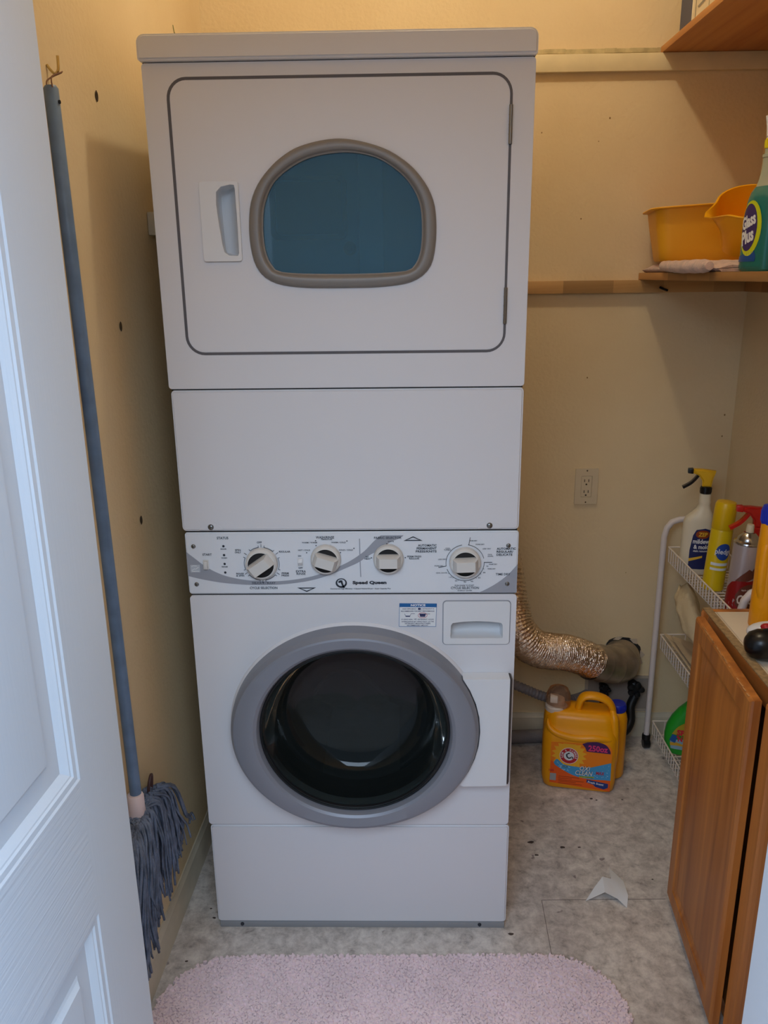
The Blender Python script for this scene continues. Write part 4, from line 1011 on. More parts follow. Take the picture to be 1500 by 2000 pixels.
# ================================================================ ORANGE JUG
JG = thing('detergent_jug', 'large orange laundry detergent jug with a printed label on the floor', 'jug', (0.5285, 0.5555, 0.0), rz=radians(-10.5))
b = MB()
sil = [(0.003,0.018),(-0.004,0.07),(-0.006,0.13),(-0.004,0.185),(-0.001,0.215),(0.004,0.236),(0.016,0.247),(0.050,0.250),(0.072,0.250),(0.083,0.262),(0.092,0.285),(0.104,0.296),(0.125,0.299),(0.160,0.297),(0.180,0.289),(0.193,0.272),(0.203,0.243),(0.211,0.190),(0.214,0.12),(0.213,0.06),(0.208,0.016),(0.196,0.004),(0.10,0.001),(0.018,0.003)]
hole = [(0.112,0.248),(0.172,0.246),(0.179,0.252),(0.176,0.262),(0.164,0.272),(0.122,0.275),(0.113,0.268)]
# main body up to the shoulder: fat loft of rounded rectangles
def jl(x0, x1, y0, y1, z, r): return [(x, y, z) for x, y in rrect(x0, x1, y0, y1, r, 6)]
b.loft([jl(0.010,0.202,0.010,0.128,0.0,.02), jl(0.001,0.211,0.002,0.136,0.006,.028), jl(-0.004,0.214,0.0,0.138,0.03,.03), jl(-0.006,0.214,0.0,0.138,0.10,.03), jl(-0.005,0.213,0.0,0.138,0.168,.03), jl(-0.003,0.212,0.003,0.136,0.184,.032), jl(0.001,0.210,0.010,0.130,0.196,.034), jl(0.002,0.208,0.014,0.126,0.210,.034), jl(0.004,0.205,0.018,0.120,0.228,.034), jl(0.012,0.198,0.026,0.110,0.243,.03), jl(0.028,0.185,0.042,0.094,0.2475,.02)], True, True, True)
# spout boss
b.lathe([(0.034,0.17),(0.034,0.215),(0.0315,0.236),(0.025,0.247),(0.0,0.249)], (0.029,0.062,0), 'Z', 28)
# handle arch
hpth = smooth_path([(0.094,0.062,0.225),(0.098,0.062,0.262),(0.108,0.062,0.284),(0.130,0.062,0.291),(0.158,0.062,0.288),(0.180,0.062,0.277),(0.194,0.062,0.255),(0.199,0.062,0.22)], 7)
rows = []
for i, p in enumerate(hpth):
    t_ = (hpth[min(i+1,len(hpth)-1)]-hpth[max(i-1,0)]).normalized(); nn = Vector((-t_.z,0,t_.x))
    rows.append([p+nn*0.0105*cos(a)+Vector((0,1,0))*0.019*sin(a) for a in [2*pi*k/18 for k in range(18)]])
b.loft(rows, True, True, True)
# shoulder ridge sweeping across the front and the vertical rib of the right edge
b.tube(smooth_path([(0.006,0.026,0.222),(0.013,0.014,0.200),(0.035,0.008,0.186),(0.070,0.006,0.178),(0.105,0.006,0.176),(0.145,0.006,0.181),(0.185,0.008,0.179),(0.198,0.014,0.172)], 6), 0.0, 12, True, rfun=lambda t_: 0.0105*(1-abs(2*t_-1)**3)+0.0010)
b.tube(smooth_path([(0.190,0.056,0.258),(0.199,0.036,0.235),(0.203,0.029,0.19),(0.205,0.027,0.12),(0.204,0.030,0.06)], 6), 0.0, 12, True, rfun=lambda t_: 0.012*(1-abs(2*t_-1)**4)+0.001)
# rear filling column
b.lathe([(0.027,0.004),(0.031,0.012),(0.031,0.20),(0.028,0.215),(0.024,0.226),(0.022,0.228)], (0.214,0.105,0), 'Z', 28, cap0=True, cap1=True)
part('jug_body', b, M['jug'], JG, local=True, ang=60)
b = MB(); b.lathe([(0.0315,0.237),(0.0315,0.250),(0.029,0.2535),(0.024,0.255),(0.0235,0.272),(0.022,0.274),(0.0,0.2745)], (0.029,0.062,0), 'Z', 28)
b.box(0.011,0.033,0.030,0.055,0.272,0.292,0.002); b.box(0.014,0.036,0.042,0.062,0.268,0.288,0.002)
part('pour_tap', b, mat('milky white tap', C(232, 214, 196), rough=0.4), JG, local=True, label='milky white push tap')
b = MB(); b.lathe([(0.036,0.2495),(0.037,0.262),(0.035,0.285),(0.028,0.300),(0.014,0.308),(0.0,0.310)], (0.036,0.072,0), 'Z', 28)
part('tap_cover', b, mat('clear smoky cup', C(236, 200, 170), rough=0.15, trans=0.85, ior=1.2), JG, local=True, label='clear plastic cup over the tap')
b = MB(); b.lathe([(0.0235,0.227),(0.0245,0.229),(0.0245,0.247),(0.022,0.251),(0.0,0.252)], (0.214,0.105,0), 'Z', 32)
for i in range(28):
    a = 2*pi*i/28; b.lathe([(0.0009,.230),(0.0009,.246)], (0.214+.0246*cos(a), .105+.0246*sin(a), 0), 'Z', 5)
part('filler_cap', b, mat('royal blue cap', C(34, 48, 168), rough=0.4), JG, local=True, label='ribbed royal blue cap')
def flat(name, fn, m, d, lbl=None):
    b = MB(); fn(b, d); return part(name, b, m, LBL, local=False, label=lbl)
# the label lies on the flat front (local y = 0)
b = MB(); b.prism([(0.020,0.022),(0.198,0.010),(0.197,0.150),(0.188,0.166),(0.170,0.168),(0.02,0.160)], -0.0006, -0.0001)
LBL = part('front_label', b, mat('orange label', C(255, 136, 20), rough=0.4), JG, local=True)
Mj = W(JG)
def lab_(name, m, build, label=None):
    b = MB(); build(b); b.bm.transform(Mj); return part(name, b, m, LBL, label=label)
lab_('orange_field', mat('deep orange print', C(246, 96, 20), rough=0.4), lambda b: b.prism([(0.020,0.022),(0.198,0.010),(0.1975,0.048),(0.15,0.046),(0.10,0.062),(0.06,0.078),(0.021,0.098)], -0.0010, -0.0006))
def sun(b):
    b.prism([(0.074+(0.040+0.012*(i % 2))*cos(2*pi*i/36), 0.1215+min((0.040+0.012*(i % 2))*sin(2*pi*i/36), 0.037)) for i in range(36)], -0.0010, -0.0006)
lab_('sunburst', mat('sun yellow print', C(255, 184, 40), rough=0.4), sun)
lab_('wave_band', mat('sky blue print', C(70, 160, 210), rough=0.4), lambda b: b.prism(curve2([(0.030,0.092),(0.040,0.104),(0.060,0.088),(0.095,0.084),(0.13,0.084),(0.16,0.094),(0.1965,0.108)], 5)+[(0.1975,0.048)]+curve2([(0.18,0.048),(0.14,0.046),(0.095,0.052),(0.06,0.068),(0.034,0.084)], 5), -0.0014, -0.0010))
def flecks(b):
    rng = random.Random(9)
    for k in range(70):
        x = rng.uniform(0.04, 0.192); zlo = 0.055+max(0, (0.09-x))*0.4; zhi = (0.085+max(0, x-0.13)*0.3) if x > 0.06 else 0.095
        if 0.085 < x < 0.15 and rng.random() < .8: continue
        z = rng.uniform(zlo, zhi); s_ = rng.uniform(0.0012, 0.003); a = rng.uniform(0, pi)
        b.prism([(x+s_*cos(a), z+s_*sin(a)*.6), (x-s_*.6*sin(a), z+s_*.6*cos(a)), (x-s_*cos(a), z-s_*sin(a)*.6)], -0.0018, -0.0014)
lab_('foam_fleck', mat('foam white print', C(214, 232, 240), rough=0.4), flecks)['kind'] = 'stuff'
lab_('size_flash', mat('purple print', C(74, 30, 92), rough=0.4), lambda b: b.prism(curve2([(0.110,0.163),(0.130,0.171),(0.155,0.173),(0.178,0.166),(0.190,0.150),(0.193,0.138)], 5)+[(0.124,0.139),(0.119,0.152)], -0.0014, -0.0006))
lab_('size_lettering', mat('magenta print', C(236, 60, 120), rough=0.4), lambda b: (b.text('250oz', 0.156, 0.1515, 0.056, 0.020, d=-0.0014, bold=0.03)))
lab_('emblem_ring', mat('brick red print', C(196, 34, 44), rough=0.4), lambda b: b.prism(ellipse(0.0735,0.1185,0.0255,0.0255,40), -0.0018, -0.0006, holes=[ellipse(0.0735,0.1185,0.0155,0.0155,32)]))
def emb(b):
    b.prism(ellipse(0.0735,0.1185,0.0154,0.0154,32), -0.0016, -0.0006)
    b.prism(ellipse(0.0735,0.1185,0.0272,0.0272,40), -0.0014, -0.0006, holes=[ellipse(0.0735,0.1185,0.0256,0.0256,40)])
    s = 'ARM & HAMMER'
    for i, ch in enumerate(s):
        if ch == ' ': continue
        a = radians(196-212*i/(len(s)-1)); b.text(ch, 0.0735+0.0206*cos(a), 0.1185+0.0206*sin(a), 0.0040 if ch != 'M' else 0.0052, 0.0062, d=-0.0018, bold=0.03, rot=a-pi/2)
lab_('emblem_lettering', M['paper'], emb)
def arm(b):
    b.ribbon([(0.0665,0.1235),(0.0680,0.1150),(0.0735,0.1105),(0.0800,0.1135)], 0.0045, -0.0020, -0.0016)
    b.ribbon([(0.0665,0.1235),(0.0720,0.1270)], 0.0028, -0.0020, -0.0016); b.prism([(0.0710,0.1245),(0.0760,0.1265),(0.0745,0.1300),(0.0695,0.1280)], -0.0020, -0.0016)
    b.ribbon([(0.0800,0.1165),(0.0850,0.1140),(0.0835,0.1095)], 0.0034, -0.0020, -0.0016)
lab_('emblem_arm', M['dark'], arm)
def oxi(b, bold, d):
    b.text('OXI', 0.122, 0.0815, 0.030, 0.0145, d=d, bold=bold, shear=0.22); b.text('CLEAN', 0.120, 0.0655, 0.050, 0.0155, d=d, bold=bold, shear=0.22)
lab_('name_outline', M['dark'], lambda b: oxi(b, 0.06, -0.0018)); lab_('name_lettering', M['paper'], lambda b: oxi(b, 0.015, -0.0024))
lab_('max_lettering', M['redprint'], lambda b: (b.text('MAX', 0.167, 0.0695, 0.024, 0.011, d=-0.0018, bold=0.03), b.text('160', 0.0245, 0.064, 0.014, 0.008, d=-0.0010, bold=0.02)))['kind'] = 'stuff'
lab_('plus_lettering', mat('olive print', C(120, 120, 30), rough=0.5), lambda b: (b.text('PLUS', 0.0640, 0.0815, 0.0145, 0.0052, d=-0.0018, bold=0.02)))
lab_('slogan_strip', mat('lime strip', C(200, 210, 60), rough=0.5), lambda b: b.prism([(0.107,0.0535),(0.150,0.0555),(0.150,0.0505),(0.107,0.0485)], -0.0018, -0.0010))
lab_('slogan_lettering', M['dark'], lambda b: b.text('STAIN FIGHTERS', 0.1285, 0.0520, 0.040, 0.003, d=-0.0018, bold=0.02))
lab_('scent_band', mat('navy band', C(30, 56, 130), rough=0.5), lambda b: b.prism([(0.129,0.044),(0.192,0.036),(0.192,0.0225),(0.180,0.016),(0.155,0.022),(0.150,0.028),(0.129,0.034)], -0.0014, -0.0006))
lab_('scent_lettering', M['paper'], lambda b: b.text('Fresh Scent', 0.156, 0.034, 0.046, 0.007, d=-0.0014, bold=0.02, rot=-0.12))
def chip_(b):
    b.prism(rrect(0.021, 0.039, 0.030, 0.054, 0.001, 2), -0.0014, -0.0006)
lab_('washer_symbol', mat('grey symbol', C(170, 170, 170), rough=0.5), chip_)
lab_('small_print', mat('brown print', C(150, 60, 20), rough=0.5), lambda b: [b.box(0.046, 0.046+w, -0.0014, -0.0010, z, z+0.0014) for z, w in ((0.045,0.062),(0.039,0.040),(0.033,0.075),(0.028,0.052),(0.022,0.07))])['kind'] = 'stuff'

# ================================================================ PAPER SCRAP AND RUG
for P_a, P_b in (((0.448,0.092),(0.757,0.097)), ((0.448,0.092),(0.4415,-0.092))):
    b = MB(); d_ = (Vector(P_b)-Vector(P_a)).normalized(); nn_ = Vector((-d_.y, d_.x))*0.0007
    b.prism([tuple(Vector(P_a)-nn_), tuple(Vector(P_b)-nn_), tuple(Vector(P_b)+nn_), tuple(Vector(P_a)+nn_)], 0.0001, 0.0004, plane='XY')
    part('floor_seam', b, mat('vinyl seam', C(120, 110, 102), rough=.8), bpy.data.objects['floor'])
M['crumb'] = mat('dark dirt crumb', C(78, 66, 60), rough=.9)
for x_, y_, r_ in ((0.537,0.286,.0085),(0.583,0.286,.005),(0.462,0.255,.006),(0.665,0.499,.0055),(0.678,0.492,.004),(0.357,-0.017,.007),(0.455,0.306,.009),(0.755,0.494,.004),(0.745,0.165,.003),(-0.395,-0.10,.004),(-0.36,0.03,.005),(-0.375,0.06,.0035)):
    b = MB(); n_ = 9; pr_ = [(x_+r_*(.7+.5*random.random())*cos(2*pi*i/n_), y_+r_*.6*(.7+.5*random.random())*sin(2*pi*i/n_)) for i in range(n_)]
    b.loft([[(p[0],p[1],.0003) for p in pr_], [(x_+(p[0]-x_)*.6, y_+(p[1]-y_)*.6, .0014) for p in pr_]], True, True, True)
    part('dirt_crumb', b, M['crumb'], bpy.data.objects['floor'])
b = MB()
P3 = {'a': (0.5565,0.088,0.001), 'b': (0.606,0.100,0.017), 'c': (0.634,0.086,0.010), 'd': (0.653,0.066,0.0008), 'e': (0.664,0.098,0.009), 'f': (0.6665,0.150,0.006), 'g': (0.6440,0.206,0.001), 'h': (0.634,0.150,0.014), 'i': (0.612,0.150,0.021), 'j': (0.585,0.122,0.012)}
tr = [('a','b','j'), ('b','i','j'), ('b','c','i'), ('c','h','i'), ('c','d','e'), ('c','e','h'), ('e','f','h'), ('f','g','h')]
bb = bmesh.new(); vv = {k: bb.verts.new(v) for k, v in P3.items()}
for q in tr: bb.faces.new([vv[k] for k in q])
bmesh.ops.subdivide_edges(bb, edges=list(bb.edges), cuts=2, use_grid_fill=True, smooth=0.3)
r = bmesh.ops.extrude_face_region(bb, geom=list(bb.faces)); bmesh.ops.translate(bb, verts=[g for g in r['geom'] if isinstance(g, bmesh.types.BMVert)], vec=(0, 0, 0.0008))
for v in bb.verts: v.co.z = max(v.co.z, 0.0004)
b.merge(bb); tag(part('paper_scrap', b, M['paper'], None, ang=25, loc=(0.61, 0.12, 0)), 'crumpled scrap of white paper lying on the bare floor', 'paper')
RG = thing('bath_rug', 'pale pink shaggy rug with rounded corners in front of the washer', 'rug', (0.07, -0.40, 0))
M['rug'] = mat('pink pile', C(252, 228, 230), rough=1.0, sheen=0.3, var=0.10, vscale=11, bump=0.3, bscale=300, bdist=0.002)
def rug_outline(inset=0.0, n=10):
    # slightly skewed rounded oblong
    pts = []
    x0, x1, y0, y1, r = -0.435+inset, 0.580-inset, -0.80+inset, -0.092-inset, 0.155
    for x, y in rrect(x0, x1, y0, y1, [r, r, r, r], n):
        yy = y + 0.012*((x+0.435)/1.015) if y > -0.4 else y
        pts.append((x, yy))
    return pts
b = MB(); ro = rug_outline(0.006); b.loft([[(x, y, 0.0008) for x, y in ro], [(x, y, 0.006) for x, y in ro]], True, True, True); part('rug_backing', b, M['rug'], RG)
b = MB(); rng = random.Random(21); bm_ = b.bm
ro = rug_outline(0.002, 14)
def inside(x, y):
    c = False; j = len(ro)-1
    for i in range(len(ro)):
        if (ro[i][1] > y) != (ro[j][1] > y) and x < (ro[j][0]-ro[i][0])*(y-ro[i][1])/(ro[j][1]-ro[i][1])+ro[i][0]: c = not c
        j = i
    return c
ys = -0.80
verts, faces = [], []
step = 0.0062
iy = 0
while ys < -0.07:
    xs_ = -0.44
    while xs_ < 0.59:
        if ys > -0.50:
            x = xs_+rng.uniform(-.003, .003); y = ys+rng.uniform(-.003, .003)
            if inside(x, y):
                h = 0.0105+rng.uniform(-.001, .0015)+0.002*mnoise.noise(Vector((x*9, y*9, 0))); a = rng.uniform(0, 2*pi); w = 0.0050
                tx, ty = x+rng.uniform(-.0025, .0025), y+rng.uniform(-.0025, .0025); k = len(verts)
                for q in range(3):
                    aa = a+q*2*pi/3; verts.append((x+w*cos(aa), y+w*sin(aa), 0.003))
                for q in range(3):
                    aa = a+q*2*pi/3; verts.append((tx+w*.95*cos(aa), ty+w*.95*sin(aa), h+rng.uniform(-.0006,.0006)))
                faces += [(k,k+1,k+4,k+3),(k+1,k+2,k+5,k+4),(k+2,k,k+3,k+5),(k+3,k+4,k+5)]
        xs_ += step
    ys += step
b.bm.free(); me = bpy.data.meshes.new('rug_pile'); me.from_pydata([tuple(Vector(v)-Vector(RG.location)) for v in verts], [], faces); me.materials.append(M['rug'])
for f in me.polygons: f.use_smooth = False
ro_ = bpy.data.objects.new('rug_pile', me); COL.objects.link(ro_); ro_.parent = RG; ro_['kind'] = 'stuff'

# ================================================================ MOP ON THE LEFT WALL
HK = thing('wall_hook', 'brassy bent wire hook screwed high into the left wall', 'hook', (lwx(-.16), -0.158, 1.82))
x = lwx(-.16)
b = MB(); b.tube(smooth_path([(x+.0005,-0.162,1.828),(x+.006,-0.160,1.820),(x+.011,-0.158,1.816),(x+.016,-0.156,1.822),(x+.0165,-0.154,1.842)], 6), 0.0022, 8); part('hook_wire', b, M['brass'], HK)
MP = thing('dust_mop', 'blue-handled string mop hanging head down against the left wall', 'mop', (-0.432, -0.212, 1.785))
M['bluepaint'] = mat('blue grey enamel handle', C(108, 132, 162), rough=0.4, var=0.2, vscale=30)
b = MB(); b.tube([(-0.4315,-0.213,1.787),(-0.4312,-0.213,1.783),(-0.430,-0.212,1.5),(-0.428,-0.210,1.0),(-0.4265,-0.208,0.507)], [0.0085,0.0112,0.0112,0.0112,0.0112], 20); part('handle', b, M['bluepaint'], MP)
b = MB(); b.lathe([(0.0,-.0005),(0.0028,-.0004),(0.0028,.002)], (-0.4203,-0.215,1.764), 'X', 10); part('handle_hole', b, M['seam'], MP)
b = MB()
b.tube(smooth_path([(-0.425,-0.222,1.783),(-0.428,-0.212,1.800),(-0.431,-0.163,1.8165),(-0.432,-0.158,1.8185)], 4), 0.0011, 6); b.tube(smooth_path([(-0.436,-0.215,1.783),(-0.438,-0.205,1.797),(-0.432,-0.160,1.8165)], 4), 0.0011, 6)
part('hanging_loop', b, mat('brown twine', C(120, 84, 62), rough=0.9), MP)
b = MB(); b.lathe([(0.0,0.06),(0.0145,0.06),(0.0165,0.056),(0.0165,0.03),(0.020,0.0),(0.018,-0.01),(0.0,-0.01)], (-0.4265,-0.212,0.465), 'Z', 24)
b.hexa([(-.440,-.29,.450),(-.416,-.29,.450),(-.416,-.135,.446),(-.440,-.135,.446),(-.438,-.29,.476),(-.418,-.29,.476),(-.418,-.135,.470),(-.438,-.135,.470)], 0.006)
part('clamp_head', b, mat('pale pink plastic clamp', C(230, 208, 206), rough=0.4), MP, label='pale plastic socket and clamp')
b = MB(); b.tube(smooth_path([(-.426,-.140,.462),(-.424,-.142,.488),(-.422,-.132,.508),(-.422,-.122,.508),(-.423,-.122,.492),(-.425,-.128,.464)], 6), 0.0032, 8); part('wire_loop', b, mat('rusty brown loop', C(74, 46, 42), rough=0.5), MP)
M['strand'] = mat('blue grey mop yarn', C(120, 130, 150), rough=0.95, bump=0.8, bscale=500, bdist=0.003, var=0.45, vscale=35)
rng = random.Random(4); b = MB()
for k in range(420):
    s = rng.uniform(-1, 1); layer = rng.random(); dx = rng.uniform(-.018, .036)
    y0 = -0.205+0.085*s; x0 = -0.424+rng.uniform(-.016, .014)
    reach = 0.24*s+rng.uniform(-.025, .025)
    y1 = -0.205+0.80*reach; z1 = 0.425-0.10*s*s-0.035*layer
    y2 = -0.205+0.95*reach
    if layer > .55: y1 -= .25*reach; y2 -= .35*reach
    z2 = 0.36-0.10*abs(s)-0.13*rng.random()**.7*(1-0.5*max(0, s))
    z2 = max(z2, 0.185+0.10*max(0, s))
    z2 = min(z2, z1-.03)
    xm = max(lwx(y1)+0.007, -0.425+dx); xe = max(lwx(y2)+0.006, -0.430+dx*1.1)
    p = smooth_path([(x0, y0, 0.474+0.008*rng.random()), (max(x0+dx*.6, -.440), y0+(y1-y0)*.5, 0.484-0.045*abs(s)), (xm, y1, z1), (xe, y2, (z1+z2)/2), (max(lwx(y2)+.005, xe+rng.uniform(-.008, .008)), y2+rng.uniform(-.014, .014), z2)], 4)
    rad = rng.uniform(.0022, .0040)
    b.tube(p, 0.0, 5, True, rfun=lambda t_: rad*(1-0.35*t_))
st = part('mop_strand', b, M['strand'], MP, kind='stuff', ang=180)
# frayed cord hanging beside the mop handle
b = MB(); b.tube(smooth_path([(-0.442,-0.237,1.770),(-0.444,-0.240,1.6),(-0.4425,-0.238,1.44),(-0.4435,-0.240,1.402)], 10), 0.0022, 8)
CD = thing('hanging_cord', 'thin cream cord with a frayed knotted end hanging left of the mop handle', 'cord', (-0.441, -0.235, 1.77))
part('cord', b, mat('cream twine', C(176, 158, 136), rough=0.9), CD)
b = MB(); rng = random.Random(8)
for k in range(22):
    p0 = Vector((-0.4405+rng.uniform(-.004,.004), -0.237+rng.uniform(-.006,.004), 1.405-0.09*rng.random()))
    pts_ = [p0]
    for q in range(4): pts_.append(pts_[-1]+Vector((rng.uniform(-.003,.003), rng.uniform(-.006,.006), -rng.uniform(.008,.02))))
    pts_ = [Vector((min(max(q.x, -0.447), -0.4395), min(q.y, -0.236), q.z)) for q in pts_]
    b.tube(smooth_path(pts_, 3), 0.0, 5, True, rfun=lambda t_: 0.0030*(1-.6*t_))
part('frayed_end', b, mat('tan frayed rope', C(160, 136, 112), rough=0.95), CD, kind='stuff')

# ================================================================ OAK CABINET
CB = thing('oak_wall_cabinet', 'honey oak cabinet standing on the floor along the right wall', 'cabinet', (0.94, -0.25, 0))
sl = 0.035
def cx_at(y): return 0.783+sl*(y-0.13)
ya, yb, zb, ztop = 0.130, -0.62, 0.004, 0.770
def quadprism(b, xa0, xa1, xb0, xb1, y0, y1, z0, z1, bev=0.0, seg=2):
    """x range xa at y0 (near) and xb at y1 (far)"""
    b.hexa([(xa0,y0,z0),(xa1,y0,z0),(xb1,y1,z0),(xb0,y1,z0),(xa0,y0,z1),(xa1,y0,z1),(xb1,y1,z1),(xb0,y1,z1)], bev, seg)
def skew(b, fx0, fx1, y0, y1, z0, z1, bev=0.0015, seg=2):
    quadprism(b, cx_at(y0)+fx0, cx_at(y0)+fx1, cx_at(y1)+fx0, cx_at(y1)+fx1, y0, y1, z0, z1, bev, seg)
b = MB(); quadprism(b, cx_at(yb)+.020, 1.098, cx_at(ya)+.020, 1.098, ya-.013, ya, zb, ztop-.001, .001); part('end_panel', b, M['oak'], CB)
b = MB(); quadprism(b, cx_at(yb)+.020, 1.098, cx_at(yb)+.020, 1.098, yb, yb+.013, zb, ztop-.001, .001); part('end_panel', b, M['oak'], CB)
b = MB(); skew(b, .0205, .028, yb+.014, ya-.014, ztop-.016, ztop-.0025, .0008)
quadprism(b, cx_at(yb)+.0285, 1.097, cx_at(ya)+.0285, 1.097, yb+.014, ya-.014, ztop-.016, ztop-.0025, .0008)
part('top_board', b, mat('white melamine', C(236, 222, 200), rough=0.4), CB, label='white melamine top')
b = MB(); quadprism(b, cx_at(yb)+.021, 1.097, cx_at(ya)+.021, 1.097, yb+.014, ya-.014, zb, zb+.013, .0008); part('bottom_board', b, M['oaky'], CB)
b = MB(); quadprism(b, 1.0985, 1.1025, 1.0985, 1.1025, yb, ya, zb, ztop-.002, .0005); part('back_board', b, M['oak'], CB)
# face frame
def fr(name, y0, y1, z0, z1, m):
    b = MB(); skew(b, 0.0, 0.0195, y0, y1, z0, z1, .0012); return part(name, b, m, CB)
fr('frame_stile', ya-.042, ya, zb, ztop, M['oak']); fr('frame_stile', -.305, -.255, zb+.036, ztop-.042, M['oak']); fr('frame_stile', yb, yb+.042, zb, ztop, M['oak'])
fr('frame_rail', yb+.0425, ya-.0425, ztop-.041, ztop, M['oaky']); fr('frame_rail', yb+.0425, ya-.0425, zb, zb+.035, M['oaky'])
b = MB(); skew(b, .0005, .0195, yb+.001, ya-.001, ztop+.0004, ztop+.0030, .0008, 1); part('raw_edge_strip', b, M['chip'], CB, label='raw tan chipboard strip along the top front edge')
# doors: slab with recessed flat centre and bevelled border
def cdoor(y_far, x_far, y_near, x_near, name):
    t_ = Vector((x_far-x_near, y_far-y_near, 0)); w = t_.length; ang_ = atan2(t_.y, t_.x)
    h = 0.742
    R_ = thing_part = bpy.data.objects.new(name, None)
    b = MB()
    # local: u along width (from near to far), face towards +v ; v points to -x side
    Mx = Matrix.Translation((x_near, y_near, 0.026)) @ Matrix.Rotation(ang_, 4, 'Z')
    # outer face at v=+0 (towards -x), back at v=-0.019
    prof = [(0.0,-0.019),(0.0,-0.006),(0.002,-0.002),(0.006,0.0),(0.043,0.0),(0.047,-0.003),(0.052,-0.0045),(0.058,-0.0055),(0.085,-0.0025),(0.088,-0.0022)]
    loops = [[(o, v, o2) for (o, o2) in ((a, a),(w-a, a),(w-a, h-a),(a, h-a))] for a, v in prof]
    b.loft(loops, True, True, True, Mx)
    return part(name, b, M['oak'], CB, ang=10)
bpy.data.objects
cdoor(0.090, 0.7545, -0.2810, 0.7225, 'cabinet_door')
cdoor(-0.2870, 0.7445, -0.6150, 0.7305, 'cabinet_door')
for o in [o for o in bpy.data.objects if o.name.startswith('cabinet_door') and o.type == 'EMPTY']: bpy.data.objects.remove(o)
for zz in (0.10, 0.68):
    b = MB(); b.tube([(0.7775, 0.0985, zz-.025), (0.7775, 0.0985, zz+.025)], 0.003, 8); b.box(0.7745, 0.7795, 0.0985, 0.115, zz-.02, zz+.02, .0004, 1); part('hinge', b, M['brass'], CB)
# light wear strips on the door's top edge
b = MB(); rng = random.Random(6)
for k in range(26):
    f = rng.random()**.8; y = -0.272+0.355*f; x = 0.7225+(0.7545-0.7225)*(y+.281)/.371; L_ = rng.uniform(.006, .022); w = rng.uniform(.001, .0028)
    b.box(x+.0008, x+.0008+w, y-L_/2, y+L_/2, 0.7675, 0.7686, .0003, 1)
part('worn_edge', b, mat('worn pale oak', C(206, 152, 96), rough=0.7), CB, kind='stuff')
def dfx(y): return 0.7225+(0.7545-0.7225)*(y+.281)/.371
b = MB()
for (ya_, za_), (yb_, zb_), w_ in (((.030,.058),(-.10,.0565),.0022),((-.05,.0600),(-.20,.0610),.0030),((.02,.050),(-.21,.0500),.0010)):
    n_ = 14; top_ = []; bot_ = []
    for i in range(n_+1):
        t_ = i/n_; y_ = ya_+(yb_-ya_)*t_; z_ = za_+(zb_-za_)*t_; ww = w_*(0.3+0.9*random.random())*sin(pi*min(max(t_,.04),.96))
        top_.append((dfx(y_)-.0004, y_, z_+ww)); bot_.append((dfx(y_)-.0004, y_, z_-ww))
    b.loft([top_, bot_], False)
part('scuffed_grain', b, mat('scuffed oak', C(216, 150, 84), rough=0.8), CB, kind='stuff')

# ---- things on the cabinet top (white surface z = 0.7675)
zc = ztop-.0023
BL = thing('yellow_cleaner_bottle', 'tall yellow bottle with a round blue cap on the cabinet top', 'bottle', (0.894, 0.030, zc), rz=radians(-20))
M['ybottle'] = mat('golden yellow plastic', C(250, 164, 12), rough=0.35)
b = MB(); b.loft([oval(0.046*k, 0.034*k2, z, dx=d) for k, k2, z, d in ((0.9,.9,0.0,0),(1.0,1.0,0.005,0),(1.0,1.0,0.06,0),(0.98,1.0,0.10,0),(0.95,.98,0.14,-0.002),(0.84,.92,0.175,-0.007),(0.66,.80,0.205,-.014),(0.52,.66,0.222,-.020),(0.46,.62,0.230,-.0225),(0.46,.62,0.236,-.0225))], True, True, True)
b.tube(smooth_path([(-.024,-.010,.205),(-.030,-.018,.180),(-.031,-.022,.14),(-.030,-.022,.10),(-.026,-.020,.075)], 6), 0.011, 14)
part('bottle_body', b, M['ybottle'], BL, local=True, ang=60)
b = MB(); b.lathe([(0.0225,0.232),(0.0235,0.236),(0.0235,0.262),(0.021,0.269),(0.012,0.272),(0.0,0.2725)], (-0.0225,0,0), 'Z', 32)
for i in range(30):
    a = 2*pi*i/30; b.lathe([(0.0009,.237),(0.0009,.260)], (-0.0225+.0236*cos(a), .0236*sin(a), 0), 'Z', 5)
part('screw_cap', b, mat('bright blue cap', C(30, 52, 190), rough=0.35), BL, local=True, label='bright blue screw cap')
HB = thing('white_brush', 'white rounded scrubber with a red button behind the black grip', 'brush', (0.858, -0.048, zc), rz=radians(-12))
b = MB(); bb = bmesh.new(); bmesh.ops.create_uvsphere(bb, u_segments=28, v_segments=16, radius=1)
b.merge(bb, Matrix.Translation((0.010,0,0.024)) @ Matrix.Diagonal((0.058,0.030,0.0238,1)))
b.tube(smooth_path([(0.05,0,0.026),(0.09,-.008,.035),(0.13,-.012,.050)], 5), 0.014, 14)
part('scrubber_body', b, M['plastic'], HB, local=True, ang=180)
b = MB(); bb = bmesh.new(); bmesh.ops.create_uvsphere(bb, u_segments=20, v_segments=12, radius=1)
b.merge(bb, Matrix.Translation((-0.012,-0.013,0.0415)) @ Matrix.Diagonal((0.0135,0.010,0.0075,1)))
part('push_button', b, mat('dark red button', C(176, 26, 36), rough=0.35), HB, local=True, label='dark red oval button')
BK = thing('black_rubber_grip', 'glossy black bulbous rubber grip lying on the cabinet top edge', 'handle', (0.818, -0.120, zc), rz=radians(-8))
b = MB(); b.lathe([(0.0,-0.043),(0.014,-0.041),(0.025,-0.033),(0.031,-0.018),(0.032,0.0),(0.029,0.020),(0.0235,0.040),(0.0215,0.060),(0.0215,0.10),(0.0195,0.104),(0.0,0.105)], (0,0,0.0322), 'X', 32, ry=0.98)
